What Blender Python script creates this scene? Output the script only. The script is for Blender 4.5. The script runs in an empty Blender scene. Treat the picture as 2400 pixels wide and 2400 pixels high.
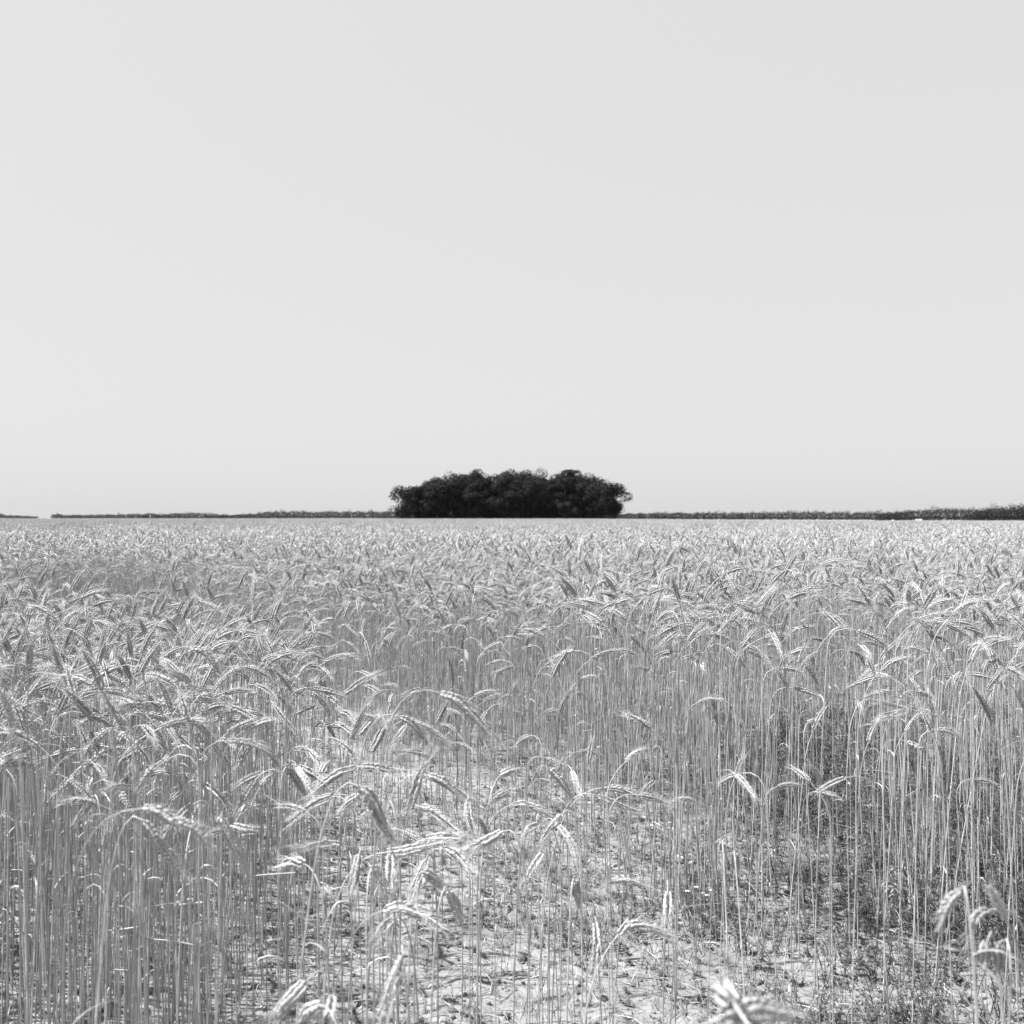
import bpy, math, random
import numpy as np
from mathutils import Vector

rnd = random.Random(7)
nr = np.random.default_rng(11)
scene = bpy.context.scene
COL = scene.collection
R = math.radians

# ------------------------------------------------------------------ camera
EYE = 1.55                 # camera height above the near ground
FPX = 2428.0               # focal length in photo pixels (photo is 2400 px square)
HOR = 1214.0               # eye level row in the photo
cam_d = bpy.data.cameras.new("camera")
cam = bpy.data.objects.new("camera", cam_d)
COL.objects.link(cam)
cam.location = (0, 0, EYE)
cam.rotation_euler = (R(90), 0, 0)
cam_d.sensor_width = 36.0
cam_d.lens = 36.0 * FPX / 2400.0
cam_d.shift_y = (HOR - 1200.0) / 2400.0
cam_d.clip_start = 0.05
cam_d.clip_end = 12000
cam_d.dof.use_dof = True
cam_d.dof.focus_distance = 4.4
cam_d.dof.aperture_fstop = 6.0
scene.camera = cam

# ------------------------------------------------------------------ sky and sun
SUN_EL = R(60)
SUN_AZ = R(-84)            # measured from +Y towards +X: the sun stands left and beyond
world = bpy.data.worlds.new("World")
scene.world = world
world.use_nodes = True
wn = world.node_tree.nodes
wl = world.node_tree.links
bg = wn["Background"]
sky = wn.new("ShaderNodeTexSky")
sky.sky_type = 'NISHITA'
sky.sun_disc = False
sky.sun_elevation = SUN_EL
sky.sun_rotation = SUN_AZ
sky.air_density = 1.0
sky.dust_density = 2.5
sky.ozone_density = 1.0
bw = wn.new("ShaderNodeRGBToBW")
pw = wn.new("ShaderNodeMath"); pw.operation = 'POWER'; pw.inputs[1].default_value = 0.10
mu = wn.new("ShaderNodeMath"); mu.operation = 'MULTIPLY'; mu.inputs[1].default_value = 2.28
wl.new(sky.outputs[0], bw.inputs[0])
wl.new(bw.outputs[0], pw.inputs[0])
wl.new(pw.outputs[0], mu.inputs[0])
wl.new(mu.outputs[0], bg.inputs[0])
bg.inputs[1].default_value = 0.10

sun_d = bpy.data.lights.new("sun", 'SUN')
sun_d.energy = 5.0
sun_d.angle = R(0.53)
sun_d.color = (1.0, 1.0, 1.0)      # a black and white photograph
sun = bpy.data.objects.new("sun", sun_d)
COL.objects.link(sun)
to_sun = Vector((math.sin(SUN_AZ) * math.cos(SUN_EL), math.cos(SUN_AZ) * math.cos(SUN_EL), math.sin(SUN_EL)))
sun.rotation_euler = to_sun.to_track_quat('Z', 'Y').to_euler()
sun.location = to_sun * 50

scene.view_settings.view_transform = 'Standard'
scene.view_settings.look = 'None'
scene.view_settings.exposure = 1.6
scene.view_settings.gamma = 1.0
scene.view_settings.use_curve_mapping = False
cy = scene.cycles
cy.max_bounces = 5
cy.diffuse_bounces = 3
cy.glossy_bounces = 2
cy.transmission_bounces = 3
cy.transparent_max_bounces = 4
cy.volume_bounces = 0
cy.use_denoising = True
cy.denoiser = 'OPENIMAGEDENOISE'
cy.denoising_input_passes = 'RGB_ALBEDO_NORMAL'
cy.denoising_prefilter = 'ACCURATE'
cy.use_adaptive_sampling = False

# ------------------------------------------------------------------ helpers
def tag(o, label=None, cat=None, group=None, kind=None):
    if label: o["label"] = label
    if cat: o["category"] = cat
    if group: o["group"] = group
    if kind: o["kind"] = kind
    return o

def link(name, me, parent=None, loc=None):
    o = bpy.data.objects.new(name, me)
    COL.objects.link(o)
    if parent is not None: o.parent = parent
    if loc is not None: o.location = loc
    return o

def nrm(v):
    v = np.asarray(v, float)
    return v / (np.linalg.norm(v) + 1e-12)

def perp(t):
    a = np.array([0, 0, 1.0]) if abs(t[2]) < 0.8 else np.array([1.0, 0, 0])
    return nrm(np.cross(t, a))

def resample(pts, n):
    pts = np.asarray(pts, float)
    seg = np.linalg.norm(np.diff(pts, axis=0), axis=1)
    s = np.concatenate([[0], np.cumsum(seg)])
    q = np.linspace(0, s[-1], n)
    return np.stack([np.interp(q, s, pts[:, k]) for k in range(3)], 1)

def smooth_curve(pts, n):
    """Catmull-Rom through the points, n evenly spaced samples."""
    p = np.asarray(pts, float)
    p = np.vstack([2 * p[0] - p[1], p, 2 * p[-1] - p[-2]])
    out = []
    for i in range(1, len(p) - 2):
        for t in np.linspace(0, 1, 10, endpoint=False):
            a, b, c, d = p[i - 1], p[i], p[i + 1], p[i + 2]
            out.append(0.5 * (2 * b + (c - a) * t + (2 * a - 5 * b + 4 * c - d) * t * t + (3 * b - a - 3 * c + d) * t ** 3))
    out.append(p[-2])
    return resample(out, n)

def frames(P):
    T = np.gradient(P, axis=0)
    T /= np.linalg.norm(T, axis=1)[:, None] + 1e-12
    N = np.zeros_like(P)
    n = perp(T[0])
    for i in range(len(P)):
        n = n - T[i] * n.dot(T[i])
        n = nrm(n)
        N[i] = n
    return T, N, np.cross(T, N)

class MB:
    def __init__(s):
        s.v, s.f, s.m = [], [], []
        s.mat = 0
    def face(s, *ix):
        s.f.append(ix); s.m.append(s.mat)
    def tube(s, P, r, n=4, cap=True):
        P = np.asarray(P, float)
        r = np.broadcast_to(np.asarray(r, float), (len(P),))
        T, N, B = frames(P)
        b0 = len(s.v)
        for i in range(len(P)):
            for k in range(n):
                a = 2 * math.pi * k / n
                s.v.append(P[i] + r[i] * (math.cos(a) * N[i] + math.sin(a) * B[i]))
        for i in range(len(P) - 1):
            for k in range(n):
                k2 = (k + 1) % n
                s.face(b0 + i * n + k, b0 + i * n + k2, b0 + (i + 1) * n + k2, b0 + (i + 1) * n + k)
        if cap:
            s.face(*[b0 + (len(P) - 1) * n + k for k in range(n)])
    def kernel(s, base, d, out, L, w):
        """a pointed husk of 16 triangles."""
        side = np.cross(d, out)
        b0 = len(s.v)
        s.v.append(base)
        for t, q in ((0.3, 1.0), (0.68, 0.78)):
            c = base + d * (L * t) + out * (w * 0.25)
            for a, b in ((1, 0), (0, 1), (-1, 0), (0, -1)):
                s.v.append(c + (out * a * 0.85 + side * b) * (w * 0.5 * q))
        s.v.append(base + d * L)
        for k in range(4):
            k2 = (k + 1) % 4
            s.face(b0, b0 + 1 + k2, b0 + 1 + k)
            s.face(b0 + 1 + k, b0 + 1 + k2, b0 + 5 + k2, b0 + 5 + k)
            s.face(b0 + 5 + k, b0 + 5 + k2, b0 + 9)
    def spike(s, a, mid, b, w):
        """a bristle: a three-sided tapering needle with one bend."""
        d = nrm(b - a)
        n = perp(d); q = np.cross(d, n)
        b0 = len(s.v)
        for c, r in ((a, w), (mid, w * 0.62)):
            for k in range(3):
                t = 2.094 * k
                s.v.append(c + r * (math.cos(t) * n + math.sin(t) * q))
        s.v.append(b)
        for k in range(3):
            k2 = (k + 1) % 3
            s.face(b0 + k, b0 + k2, b0 + 3 + k2, b0 + 3 + k)
            s.face(b0 + 3 + k, b0 + 3 + k2, b0 + 6)
    def needle(s, a, b, w):
        d = nrm(b - a); n = perp(d); q = np.cross(d, n)
        b0 = len(s.v)
        for k in range(3):
            t = 2.094 * k
            s.v.append(a + w * (math.cos(t) * n + math.sin(t) * q))
        s.v.append(b)
        for k in range(3):
            s.face(b0 + k, b0 + (k + 1) % 3, b0 + 3)
    def ribbon(s, P, w, side, fold=0.25, twist=0.0):
        """a leaf blade: a folded strip with a midrib."""
        P = np.asarray(P, float)
        T = np.gradient(P, axis=0)
        b0 = len(s.v)
        n = len(P)
        for i in range(n):
            t = nrm(T[i])
            sd = nrm(side - t * np.dot(side, t))
            up = np.cross(t, sd)
            a = twist * i / (n - 1)
            sd, up = sd * math.cos(a) + up * math.sin(a), up * math.cos(a) - sd * math.sin(a)
            ww = w * (0.55 + 0.45 * math.sin(math.pi * min(1, 0.25 + i / (n - 1)))) * (1 - (i / (n - 1)) ** 3 * 0.95) * 0.5
            s.v += [P[i] - sd * ww + up * ww * fold, P[i], P[i] + sd * ww + up * ww * fold]
        for i in range(n - 1):
            a = b0 + 3 * i
            s.face(a, a + 1, a + 4, a + 3)
            s.face(a + 1, a + 2, a + 5, a + 4)
    def mesh(s, name, mats, smooth=True):
        me = bpy.data.meshes.new(name)
        me.from_pydata([tuple(map(float, p)) for p in s.v], [], s.f)
        for m in (mats if isinstance(mats, (list, tuple)) else [mats]): me.materials.append(m)
        if s.m and max(s.m) > 0: me.polygons.foreach_set("material_index", s.m)
        if smooth: me.polygons.foreach_set("use_smooth", [True] * len(me.polygons))
        me.update()
        return me

def quads_mesh(name, V, mat, smooth=False):
    """V: (n,4,3) array of loose quads."""
    n = len(V)
    me = bpy.data.meshes.new(name)
    me.vertices.add(n * 4); me.loops.add(n * 4); me.polygons.add(n)
    me.vertices.foreach_set("co", V.reshape(-1).astype(np.float32))
    me.loops.foreach_set("vertex_index", np.arange(n * 4, dtype=np.int32))
    me.polygons.foreach_set("loop_start", np.arange(0, n * 4, 4, dtype=np.int32))
    me.materials.append(mat)
    me.update(calc_edges=True)
    me.validate()
    return me

def vnoise(x, y, seed=0):
    """smooth value noise, vectorised."""
    xi, yi = np.floor(x).astype(np.int64), np.floor(y).astype(np.int64)
    xf, yf = x - xi, y - yi
    u, v = xf * xf * (3 - 2 * xf), yf * yf * (3 - 2 * yf)
    def h(a, b):
        n = (a * 374761393 + b * 668265263 + seed * 69069) & 0x7fffffff
        n = ((n ^ (n >> 13)) * 1274126177) & 0x7fffffff
        n = n ^ (n >> 16)
        return (n & 0xffff) / 65535.0
    return (h(xi, yi) * (1 - u) + h(xi + 1, yi) * u) * (1 - v) + (h(xi, yi + 1) * (1 - u) + h(xi + 1, yi + 1) * u) * v

def fbm(x, y, seed=0, o=4):
    r, a = 0, 0.5
    for k in range(o):
        r = r + a * (vnoise(x * 2 ** k + 17.3 * k, y * 2 ** k - 9.1 * k, seed + k) - 0.5); a *= 0.5
    return r

def sstep(a, b, x):
    t = np.clip((x - a) / (b - a), 0, 1)
    return t * t * (3 - 2 * t)

def terrain(x, y):
    """the gentle swell of the field; flat where the camera stands."""
    x = np.asarray(x, float); y = np.asarray(y, float)
    left = 0.10 * sstep(50, 170, y)
    right = -0.0022 * np.clip(y - 60, 0, 900)
    k = sstep(0.04, 0.30, x / np.maximum(y, 1.0))
    return left * (1 - k) + right * k

# ------------------------------------------------------------------ materials (greys: the photograph is black and white)
def plant_mat(name, a, var=0.25, rough=0.6, spec=0.3, trans=0.0, scale=60, grain=0.2, stretch=(1, 1, 1), bump=0.0):
    m = bpy.data.materials.new(name)
    m.use_nodes = True
    nt = m.node_tree; N = nt.nodes; L = nt.links
    bs = N["Principled BSDF"]; out = N["Material Output"]
    oi = N.new("ShaderNodeObjectInfo")
    tc = N.new("ShaderNodeTexCoord")
    mp = N.new("ShaderNodeMapping"); mp.inputs["Scale"].default_value = stretch
    L.new(tc.outputs["Object"], mp.inputs[0])
    no = N.new("ShaderNodeTexNoise"); no.inputs["Scale"].default_value = scale; no.inputs["Detail"].default_value = 2
    L.new(mp.outputs[0], no.inputs["Vector"])
    mr = N.new("ShaderNodeMapRange")
    mr.inputs["To Min"].default_value = 1 - var; mr.inputs["To Max"].default_value = 1 + var
    L.new(oi.outputs["Random"], mr.inputs["Value"])
    m2 = N.new("ShaderNodeMapRange")
    m2.inputs["From Min"].default_value = 0.3; m2.inputs["From Max"].default_value = 0.7
    m2.inputs["To Min"].default_value = a * (1 - grain); m2.inputs["To Max"].default_value = a * (1 + grain)
    L.new(no.outputs["Fac"], m2.inputs["Value"])
    ml = N.new("ShaderNodeMath"); ml.operation = 'MULTIPLY'
    L.new(mr.outputs[0], ml.inputs[0]); L.new(m2.outputs[0], ml.inputs[1])
    L.new(ml.outputs[0], bs.inputs["Base Color"])
    bs.inputs["Roughness"].default_value = rough
    bs.inputs["Specular IOR Level"].default_value = spec
    if bump:
        b = N.new("ShaderNodeBump"); b.inputs["Strength"].default_value = bump; b.inputs["Distance"].default_value = 0.01
        L.new(no.outputs["Fac"], b.inputs["Height"]); L.new(b.outputs[0], bs.inputs["Normal"])
    if trans > 0:
        tr = N.new("ShaderNodeBsdfTranslucent")
        L.new(ml.outputs[0], tr.inputs["Color"])
        mx = N.new("ShaderNodeMixShader"); mx.inputs[0].default_value = trans
        L.new(bs.outputs[0], mx.inputs[1]); L.new(tr.outputs[0], mx.inputs[2])
        L.new(mx.outputs[0], out.inputs["Surface"])
    return m

M_STEM = plant_mat("rye_stem", 0.315, 0.25, 0.45, 0.45, 0.0, 25, 0.22, (8, 8, 0.6))
M_EAR = plant_mat("rye_ear", 0.35, 0.22, 0.6, 0.3, 0.15, 220, 0.22)
M_PALE_EAR = plant_mat("pale_ripe_ear", 0.38, 0.15, 0.6, 0.3, 0.18, 220, 0.2)
M_AWN = plant_mat("rye_awn", 0.66, 0.12, 0.45, 0.5, 0.30, 80, 0.1)
M_LEAF = plant_mat("dry_leaf", 0.32, 0.35, 0.6, 0.3, 0.30, 50, 0.3)
M_STRAW = plant_mat("straw", 0.27, 0.3, 0.45, 0.5, 0.0, 40, 0.25, (1, 1, 1))
M_WEED = plant_mat("weed_leaf", 0.072, 0.45, 0.5, 0.4, 0.25, 60, 0.3)
M_WEED2 = plant_mat("pale_weed_leaf", 0.15, 0.45, 0.5, 0.4, 0.25, 60, 0.3)
M_DRYWEED = plant_mat("dark_seed_weed", 0.11, 0.3, 0.7, 0.2, 0.0, 90, 0.4)
M_PETAL = plant_mat("white_petal", 0.55, 0.08, 0.6, 0.2, 0.2, 60, 0.08)
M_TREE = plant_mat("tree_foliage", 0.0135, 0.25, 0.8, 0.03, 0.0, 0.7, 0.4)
M_BARK = plant_mat("bark", 0.07, 0.2, 0.9, 0.1, 0.0, 3, 0.4, (4, 4, 0.7), 0.4)
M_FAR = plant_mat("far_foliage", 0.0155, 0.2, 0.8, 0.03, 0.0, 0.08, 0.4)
M_FILM = plant_mat("white_film", 0.6, 0.03, 0.35, 0.5, 0.0, 4, 0.05)
M_NET = plant_mat("grey_band", 0.5, 0.03, 0.5, 0.3, 0.0, 4, 0.05)
M_CLOD = plant_mat("soil_clod", 0.14, 0.35, 0.95, 0.05, 0.0, 60, 0.3, (1, 1, 1), 0.5)

def soil_mat():
    m = bpy.data.materials.new("sandy_soil")
    m.use_nodes = True
    nt = m.node_tree; N = nt.nodes; L = nt.links
    bs = N["Principled BSDF"]
    tc = N.new("ShaderNodeTexCoord")
    def noise(sc, det, rough=0.6):
        n = N.new("ShaderNodeTexNoise"); n.inputs["Scale"].default_value = sc; n.inputs["Detail"].default_value = det
        n.inputs["Roughness"].default_value = rough
        L.new(tc.outputs["Object"], n.inputs["Vector"]); return n
    n1, n2, n3 = noise(2.2, 4), noise(22, 6, 0.7), noise(260, 3)
    r1 = N.new("ShaderNodeMapRange"); r1.inputs["From Min"].default_value = 0.3; r1.inputs["From Max"].default_value = 0.7
    r1.inputs["To Min"].default_value = 0.16; r1.inputs["To Max"].default_value = 0.25
    L.new(n1.outputs["Fac"], r1.inputs["Value"])
    r2 = N.new("ShaderNodeMapRange"); r2.inputs["From Min"].default_value = 0.35; r2.inputs["From Max"].default_value = 0.55
    r2.inputs["To Min"].default_value = 0.62; r2.inputs["To Max"].default_value = 1.05
    L.new(n2.outputs["Fac"], r2.inputs["Value"])
    ml = N.new("ShaderNodeMath"); ml.operation = 'MULTIPLY'
    L.new(r1.outputs[0], ml.inputs[0]); L.new(r2.outputs[0], ml.inputs[1])
    L.new(ml.outputs[0], bs.inputs["Base Color"])
    bs.inputs["Roughness"].default_value = 0.95
    bs.inputs["Specular IOR Level"].default_value = 0.1
    ad = N.new("ShaderNodeMath"); ad.operation = 'ADD'
    L.new(n2.outputs["Fac"], ad.inputs[0]); L.new(n3.outputs["Fac"], ad.inputs[1])
    b = N.new("ShaderNodeBump"); b.inputs["Strength"].default_value = 0.6; b.inputs["Distance"].default_value = 0.012
    L.new(ad.outputs[0], b.inputs["Height"]); L.new(b.outputs[0], bs.inputs["Normal"])
    return m
M_SOIL = soil_mat()

# ------------------------------------------------------------------ ground
def axis(lo, hi, step, far_lo, far_hi):
    a = list(np.arange(lo, hi + 1e-6, step))
    s, x = step, a[-1]
    while x < far_hi:
        s *= 1.16; x = min(x + s, far_hi); a.append(x)
    s, x = step, a[0]
    pre = []
    while x > far_lo:
        s *= 1.16; x = max(x - s, far_lo); pre.append(x)
    return np.array(pre[::-1] + a)

def soil_relief(x, y):
    near = 1 - sstep(9, 14, np.hypot(x, y))
    r = 0.055 * fbm(x * 1.3, y * 1.3, 3, 3) + 0.035 * fbm(x * 6, y * 6, 5, 3) + 0.030 * np.abs(fbm(x * 22, y * 22, 9, 3)) + 0.030 * np.maximum(fbm(x * 13, y * 13, 15, 2) - 0.06, 0)
    return r * near

def ground_z(x, y):
    return terrain(x, y) + soil_relief(np.asarray(x, float), np.asarray(y, float))

gx = axis(-3.2, 3.8, 0.026, -4300, 4300)
gy = axis(2.6, 8.2, 0.026, -60, 4300)
GX, GY = np.meshgrid(gx, gy)
GZ = ground_z(GX, GY)
nx, ny = len(gx), len(gy)
V = np.stack([GX, GY, GZ], -1).reshape(-1, 3)
ii = (np.arange(ny - 1)[:, None] * nx + np.arange(nx - 1)[None, :]).reshape(-1)
F = np.stack([ii, ii + 1, ii + nx + 1, ii + nx], 1)
me = bpy.data.meshes.new("ground")
me.vertices.add(len(V)); me.loops.add(F.size); me.polygons.add(len(F))
me.vertices.foreach_set("co", V.reshape(-1).astype(np.float32))
me.loops.foreach_set("vertex_index", F.reshape(-1).astype(np.int32))
me.polygons.foreach_set("loop_start", np.arange(0, F.size, 4, dtype=np.int32))
me.polygons.foreach_set("use_smooth", np.ones(len(F), bool))
me.materials.append(M_SOIL)
me.update(calc_edges=True)
tag(link("ground", me), "pale sandy soil of the field", kind="structure")

# ------------------------------------------------------------------ rye: ears, stems, leaves
def build_ear(mb_e, mb_a, P, detail, rr, e_mat=0, a_mat=0, fat=1.0, hair=1.0):
    """spikelets in four overlapping rows along the curve P, each with a bristle."""
    mb_e.mat = e_mat; mb_a.mat = a_mat
    L = np.linalg.norm(np.diff(P, axis=0), axis=1).sum()
    if detail == 2:
        n = max(14, int(L / 0.0040)); Q = resample(P, n + 3)
        T, N, B = frames(Q)
        a0 = rr.uniform(0, 6.28); tw = rr.uniform(-0.05, 0.05)
        mb_e.tube(Q[:-1:2], 0.0011, 3)
        for i in range(n):
            t = i / (n - 1)
            sz = (0.80 + 0.35 * math.sin(math.pi * min(1, t * 1.15 + 0.12))) * (1 if t < 0.75 else 1 - 0.45 * (t - 0.75) / 0.25) * fat
            sd = 1 if i % 2 else -1
            aj = a0 + i * tw + rr.gauss(0, 0.10)
            ca, sa = math.cos(aj), math.sin(aj)
            o1 = (N[i] * ca + B[i] * sa) * sd
            o2 = np.cross(T[i], o1)
            for q in (-1, 1):
                out = nrm(o1 * 0.8 + o2 * q * 0.75)
                d = nrm(T[i] + out * rr.uniform(0.17, 0.31) + o2 * rr.gauss(0, 0.04))
                Lk = 0.0136 * sz * rr.uniform(0.86, 1.14)
                wk = 0.0050 * sz * rr.uniform(0.9, 1.15)
                base = Q[i] + out * 0.0029 * sz
                mb_e.kernel(base, d, nrm(out - d * out.dot(d)), Lk, wk)
                # bristle
                la = rr.uniform(0.018, 0.040) * (0.75 + 0.45 * t) * hair
                ad = nrm(T[i] + out * rr.uniform(0.10, 0.38) + o2 * rr.uniform(-0.10, 0.10))
                tip = base + d * Lk * 0.95
                e = tip + ad * la + np.array([0, 0, -0.004 * rr.random()])
                mid = tip + nrm(ad * 0.7 + d * 0.3) * la * 0.5
                mb_a.spike(tip, mid, e, 0.00030 if hair <= 1.1 else 0.00040)
    else:
        n = 11 if detail == 1 else 6
        Q = resample(P, n)
        r = np.array([(0.0055 if detail == 1 else 0.0048) + 0.0017 * math.sin(math.pi * min(1, k / (n - 1) + 0.1)) for k in range(n)]) * fat
        if detail == 1: r *= np.where(np.arange(n) % 2 == 0, 1.12, 0.84)
        r[0] *= 0.6; r[-1] *= 0.35
        mb_e.tube(Q, r, 5 if detail == 1 else 4)
        T, N, B = frames(Q)
        for i in range(1, n):
            for q in range(3 if detail == 1 else 4):
                a = rr.uniform(0, 6.28)
                out = N[i] * math.cos(a) + B[i] * math.sin(a)
                la = rr.uniform(0.018, 0.034)
                mb_a.needle(Q[i] + out * r[i] * 0.7, Q[i] + nrm(T[i] + out * rr.uniform(0.25, 0.5)) * la, 0.00050 if detail == 1 else 0.0009)

def dry_leaf(mb, p, az, length, width, rr, droop):
    d = np.array([math.cos(az), math.sin(az), 0.0])
    pts = [p]
    ang = rr.uniform(0.5, 1.3)
    n = 6
    q = np.array(p, float)
    for i in range(n):
        q = q + (d * math.cos(ang) + np.array([0, 0, math.sin(ang)])) * (length / n)
        ang -= droop * rr.uniform(0.6, 1.4) / n
        pts.append(q.copy())
    mb.ribbon(pts, width, np.cross(d, [0, 0, 1.0]), 0.35, rr.uniform(-2.2, 2.2))

def heading_curve(rr, H, L, neck, curl, neck_len=0.14, lean=None):
    """stem and ear centre lines in the local x-z plane; heading measured from vertical."""
    lean = rr.uniform(-0.03, 0.09) if lean is None else lean
    ds = 0.01
    total = H
    th0 = lean * 0.4
    pts = [np.array([0, 0, 0.0])]
    s = 0
    s_n = total - neck_len
    p = pts[0].copy(); wob = rr.uniform(-0.02, 0.02); wp = rr.uniform(0, 6)
    while s < total:
        if s < s_n: th = th0 + lean * 0.6 * (s / s_n)
        else:
            k = (s - s_n) / neck_len
            th = th0 + lean * 0.6 + neck * (k * k * (3 - 2 * k))
        p = p + np.array([math.sin(th), wob * math.sin(wp + s * 3), math.cos(th)]) * ds
        pts.append(p.copy()); s += ds
    S = np.array(pts)
    th1 = th0 + lean * 0.6 + neck
    ear = [p.copy()]; s = 0
    yaw = rr.uniform(-0.25, 0.25)
    while s < L:
        th = th1 + curl * (s / L)
        p = p + np.array([math.sin(th), yaw * s * 2, math.cos(th)]) * ds
        ear.append(p.copy()); s += ds
    return S, np.array(ear)

def pick_neck(rr):
    u = rr.random()
    if u < 0.16: return rr.uniform(0.15, 0.7), rr.uniform(0.1, 0.4)
    if u < 0.62: return rr.uniform(0.8, 1.55), rr.uniform(0.3, 0.8)
    if u < 0.88: return rr.uniform(1.5, 2.2), rr.uniform(0.2, 0.6)
    return rr.uniform(2.3, 2.75), rr.uniform(0.05, 0.3)

def add_nodes(Q, r, at):
    """the swollen joints of the straw."""
    seg = np.linalg.norm(np.diff(Q, axis=0), axis=1); s = np.concatenate([[0], np.cumsum(seg)])
    ns, nr_ = list(s), list(r)
    for a in at:
        c = a * s[-1]
        for off, k in ((-0.006, 1.0), (-0.002, 1.5), (0.002, 1.5), (0.006, 1.0)):
            ns.append(c + off); nr_.append(np.interp(c + off, s, r) * k)
    o = np.argsort(ns); ns, nr_ = np.array(ns)[o], np.array(nr_)[o]
    return np.stack([np.interp(ns, s, Q[:, k]) for k in range(3)], 1), nr_

def stem_tube(mb, S, detail):
    if detail == 2:
        Q = np.vstack([resample(S[:-18], 7)[:-1], resample(S[-18:], 7)])
        r = np.linspace(0.0020, 0.0012, len(Q)); n = 5
        Q, r = add_nodes(Q, r, (0.18, 0.42, 0.68))
    elif detail == 1:
        Q = np.vstack([resample(S[:-18], 4)[:-1], resample(S[-18:], 4)]); r = np.linspace(0.0021, 0.0013, len(Q)); n = 3
    else:
        Q = np.vstack([resample(S[:-18], 2)[:-1], resample(S[-18:], 3)]); r = 0.0021; n = 3
    mb.tube(Q, r, n, cap=False)
    return Q

def variant(seed, detail):
    rr = random.Random(seed)
    H = rr.gauss(1.06, 0.055); H = min(max(H, 0.92), 1.18)
    neck, curl = pick_neck(rr)
    S, E = heading_curve(rr, H, rr.uniform(0.072, 0.118), neck, curl, rr.uniform(0.10, 0.2))
    S[0, 2] -= 0.03
    st, ea, aw = MB(), MB(), MB()
    stem_tube(st, S, detail)
    build_ear(ea, aw, E, detail, rr)
    lv = []
    if detail >= 1:
        for k in range(rr.choice((0, 1, 1, 2) if detail == 2 else (0, 1, 1))):
            lf = MB()
            p = S[int(len(S) * rr.uniform(0.2, 0.82))]
            dry_leaf(lf, p, rr.uniform(0, 6.28), rr.uniform(0.03, 0.10), rr.uniform(0.003, 0.006), rr, rr.uniform(0.6, 3.0))
            lv.append(lf)
    return st, ea, aw, lv

def joined(name, parts):
    """parts: list of (MB, material index) merged into one prototype mesh."""
    big = MB()
    for mb, k in parts:
        o = len(big.v)
        big.v += mb.v
        big.f += [tuple(i + o for i in f) for f in mb.f]
        big.m += [k] * len(mb.f)
    return big

RYE_MATS = [M_STEM, M_EAR, M_AWN, M_LEAF]

def proto_collection(name, meshes):
    c = bpy.data.collections.new(name)         # source shapes for the instanced ground cover, not linked to the scene
    for i, m in enumerate(meshes):
        o = bpy.data.objects.new("%s_%03d" % (name, i), m)
        c.objects.link(o)
    return c

def scatter(name, coll, pos, rot, scl, idx, label):
    n = len(pos)
    me = bpy.data.meshes.new(name)
    me.vertices.add(n)
    me.vertices.foreach_set("co", np.asarray(pos, np.float32).reshape(-1))
    a = me.attributes.new("rot", 'FLOAT_VECTOR', 'POINT'); a.data.foreach_set("vector", np.asarray(rot, np.float32).reshape(-1))
    a = me.attributes.new("scl", 'FLOAT_VECTOR', 'POINT')
    s = np.asarray(scl, np.float32)
    if s.ndim == 1: s = np.stack([s, s, s], 1)
    a.data.foreach_set("vector", s.reshape(-1))
    a = me.attributes.new("pick", 'INT', 'POINT'); a.data.foreach_set("value", np.asarray(idx, np.int32))
    me.update()
    o = link(name, me)
    tag(o, label, kind="stuff")
    ng = bpy.data.node_groups.new(name, 'GeometryNodeTree')
    ng.interface.new_socket("Geometry", in_out='INPUT', socket_type='NodeSocketGeometry')
    ng.interface.new_socket("Geometry", in_out='OUTPUT', socket_type='NodeSocketGeometry')
    N, L = ng.nodes, ng.links
    gi, go = N.new("NodeGroupInput"), N.new("NodeGroupOutput")
    ip = N.new("GeometryNodeInstanceOnPoints")
    ci = N.new("GeometryNodeCollectionInfo")
    ci.inputs["Collection"].default_value = coll
    ci.inputs["Separate Children"].default_value = True
    ci.inputs["Reset Children"].default_value = True
    def attr(nm, t):
        k = N.new("GeometryNodeInputNamedAttribute"); k.data_type = t; k.inputs["Name"].default_value = nm
        return k.outputs["Attribute"]
    L.new(gi.outputs[0], ip.inputs["Points"])
    L.new(ci.outputs[0], ip.inputs["Instance"])
    ip.inputs["Pick Instance"].default_value = True
    L.new(attr("pick", 'INT'), ip.inputs["Instance Index"])
    er = N.new("FunctionNodeEulerToRotation")
    L.new(attr("rot", 'FLOAT_VECTOR'), er.inputs[0])
    L.new(er.outputs[0], ip.inputs["Rotation"])
    L.new(attr("scl", 'FLOAT_VECTOR'), ip.inputs["Scale"])
    L.new(ip.outputs[0], go.inputs[0])
    md = o.modifiers.new("scatter", 'NODES'); md.node_group = ng
    return o

# ---- where rye stands (plan view: x to the right, y away from the camera)
LEFT_EDGE = np.array([(1.6, -0.42), (2.2, -0.60), (3, -0.80), (3.6, -0.72), (4.5, -0.84), (5.2, -1.15), (5.7, -1.9), (6.5, -3.0), (8, -4.1), (10, -5.2), (12, -6.0), (13, -6.5), (14, -7.4), (18, -11.0)])
WALL = np.array([(-14, 21), (-10, 16.8), (-6.5, 13.0), (-4.4, 12.0), (-3.5, 11.0), (-2.6, 9.5), (-1.6, 7.5), (-0.9, 6.5), (-0.3, 6.2), (0.4, 6.1), (1.0, 6.2), (1.5, 6.9), (1.9, 7.6), (2.5, 7.4), (3.0, 6.4), (4, 5.8), (6, 5.5)])

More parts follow.
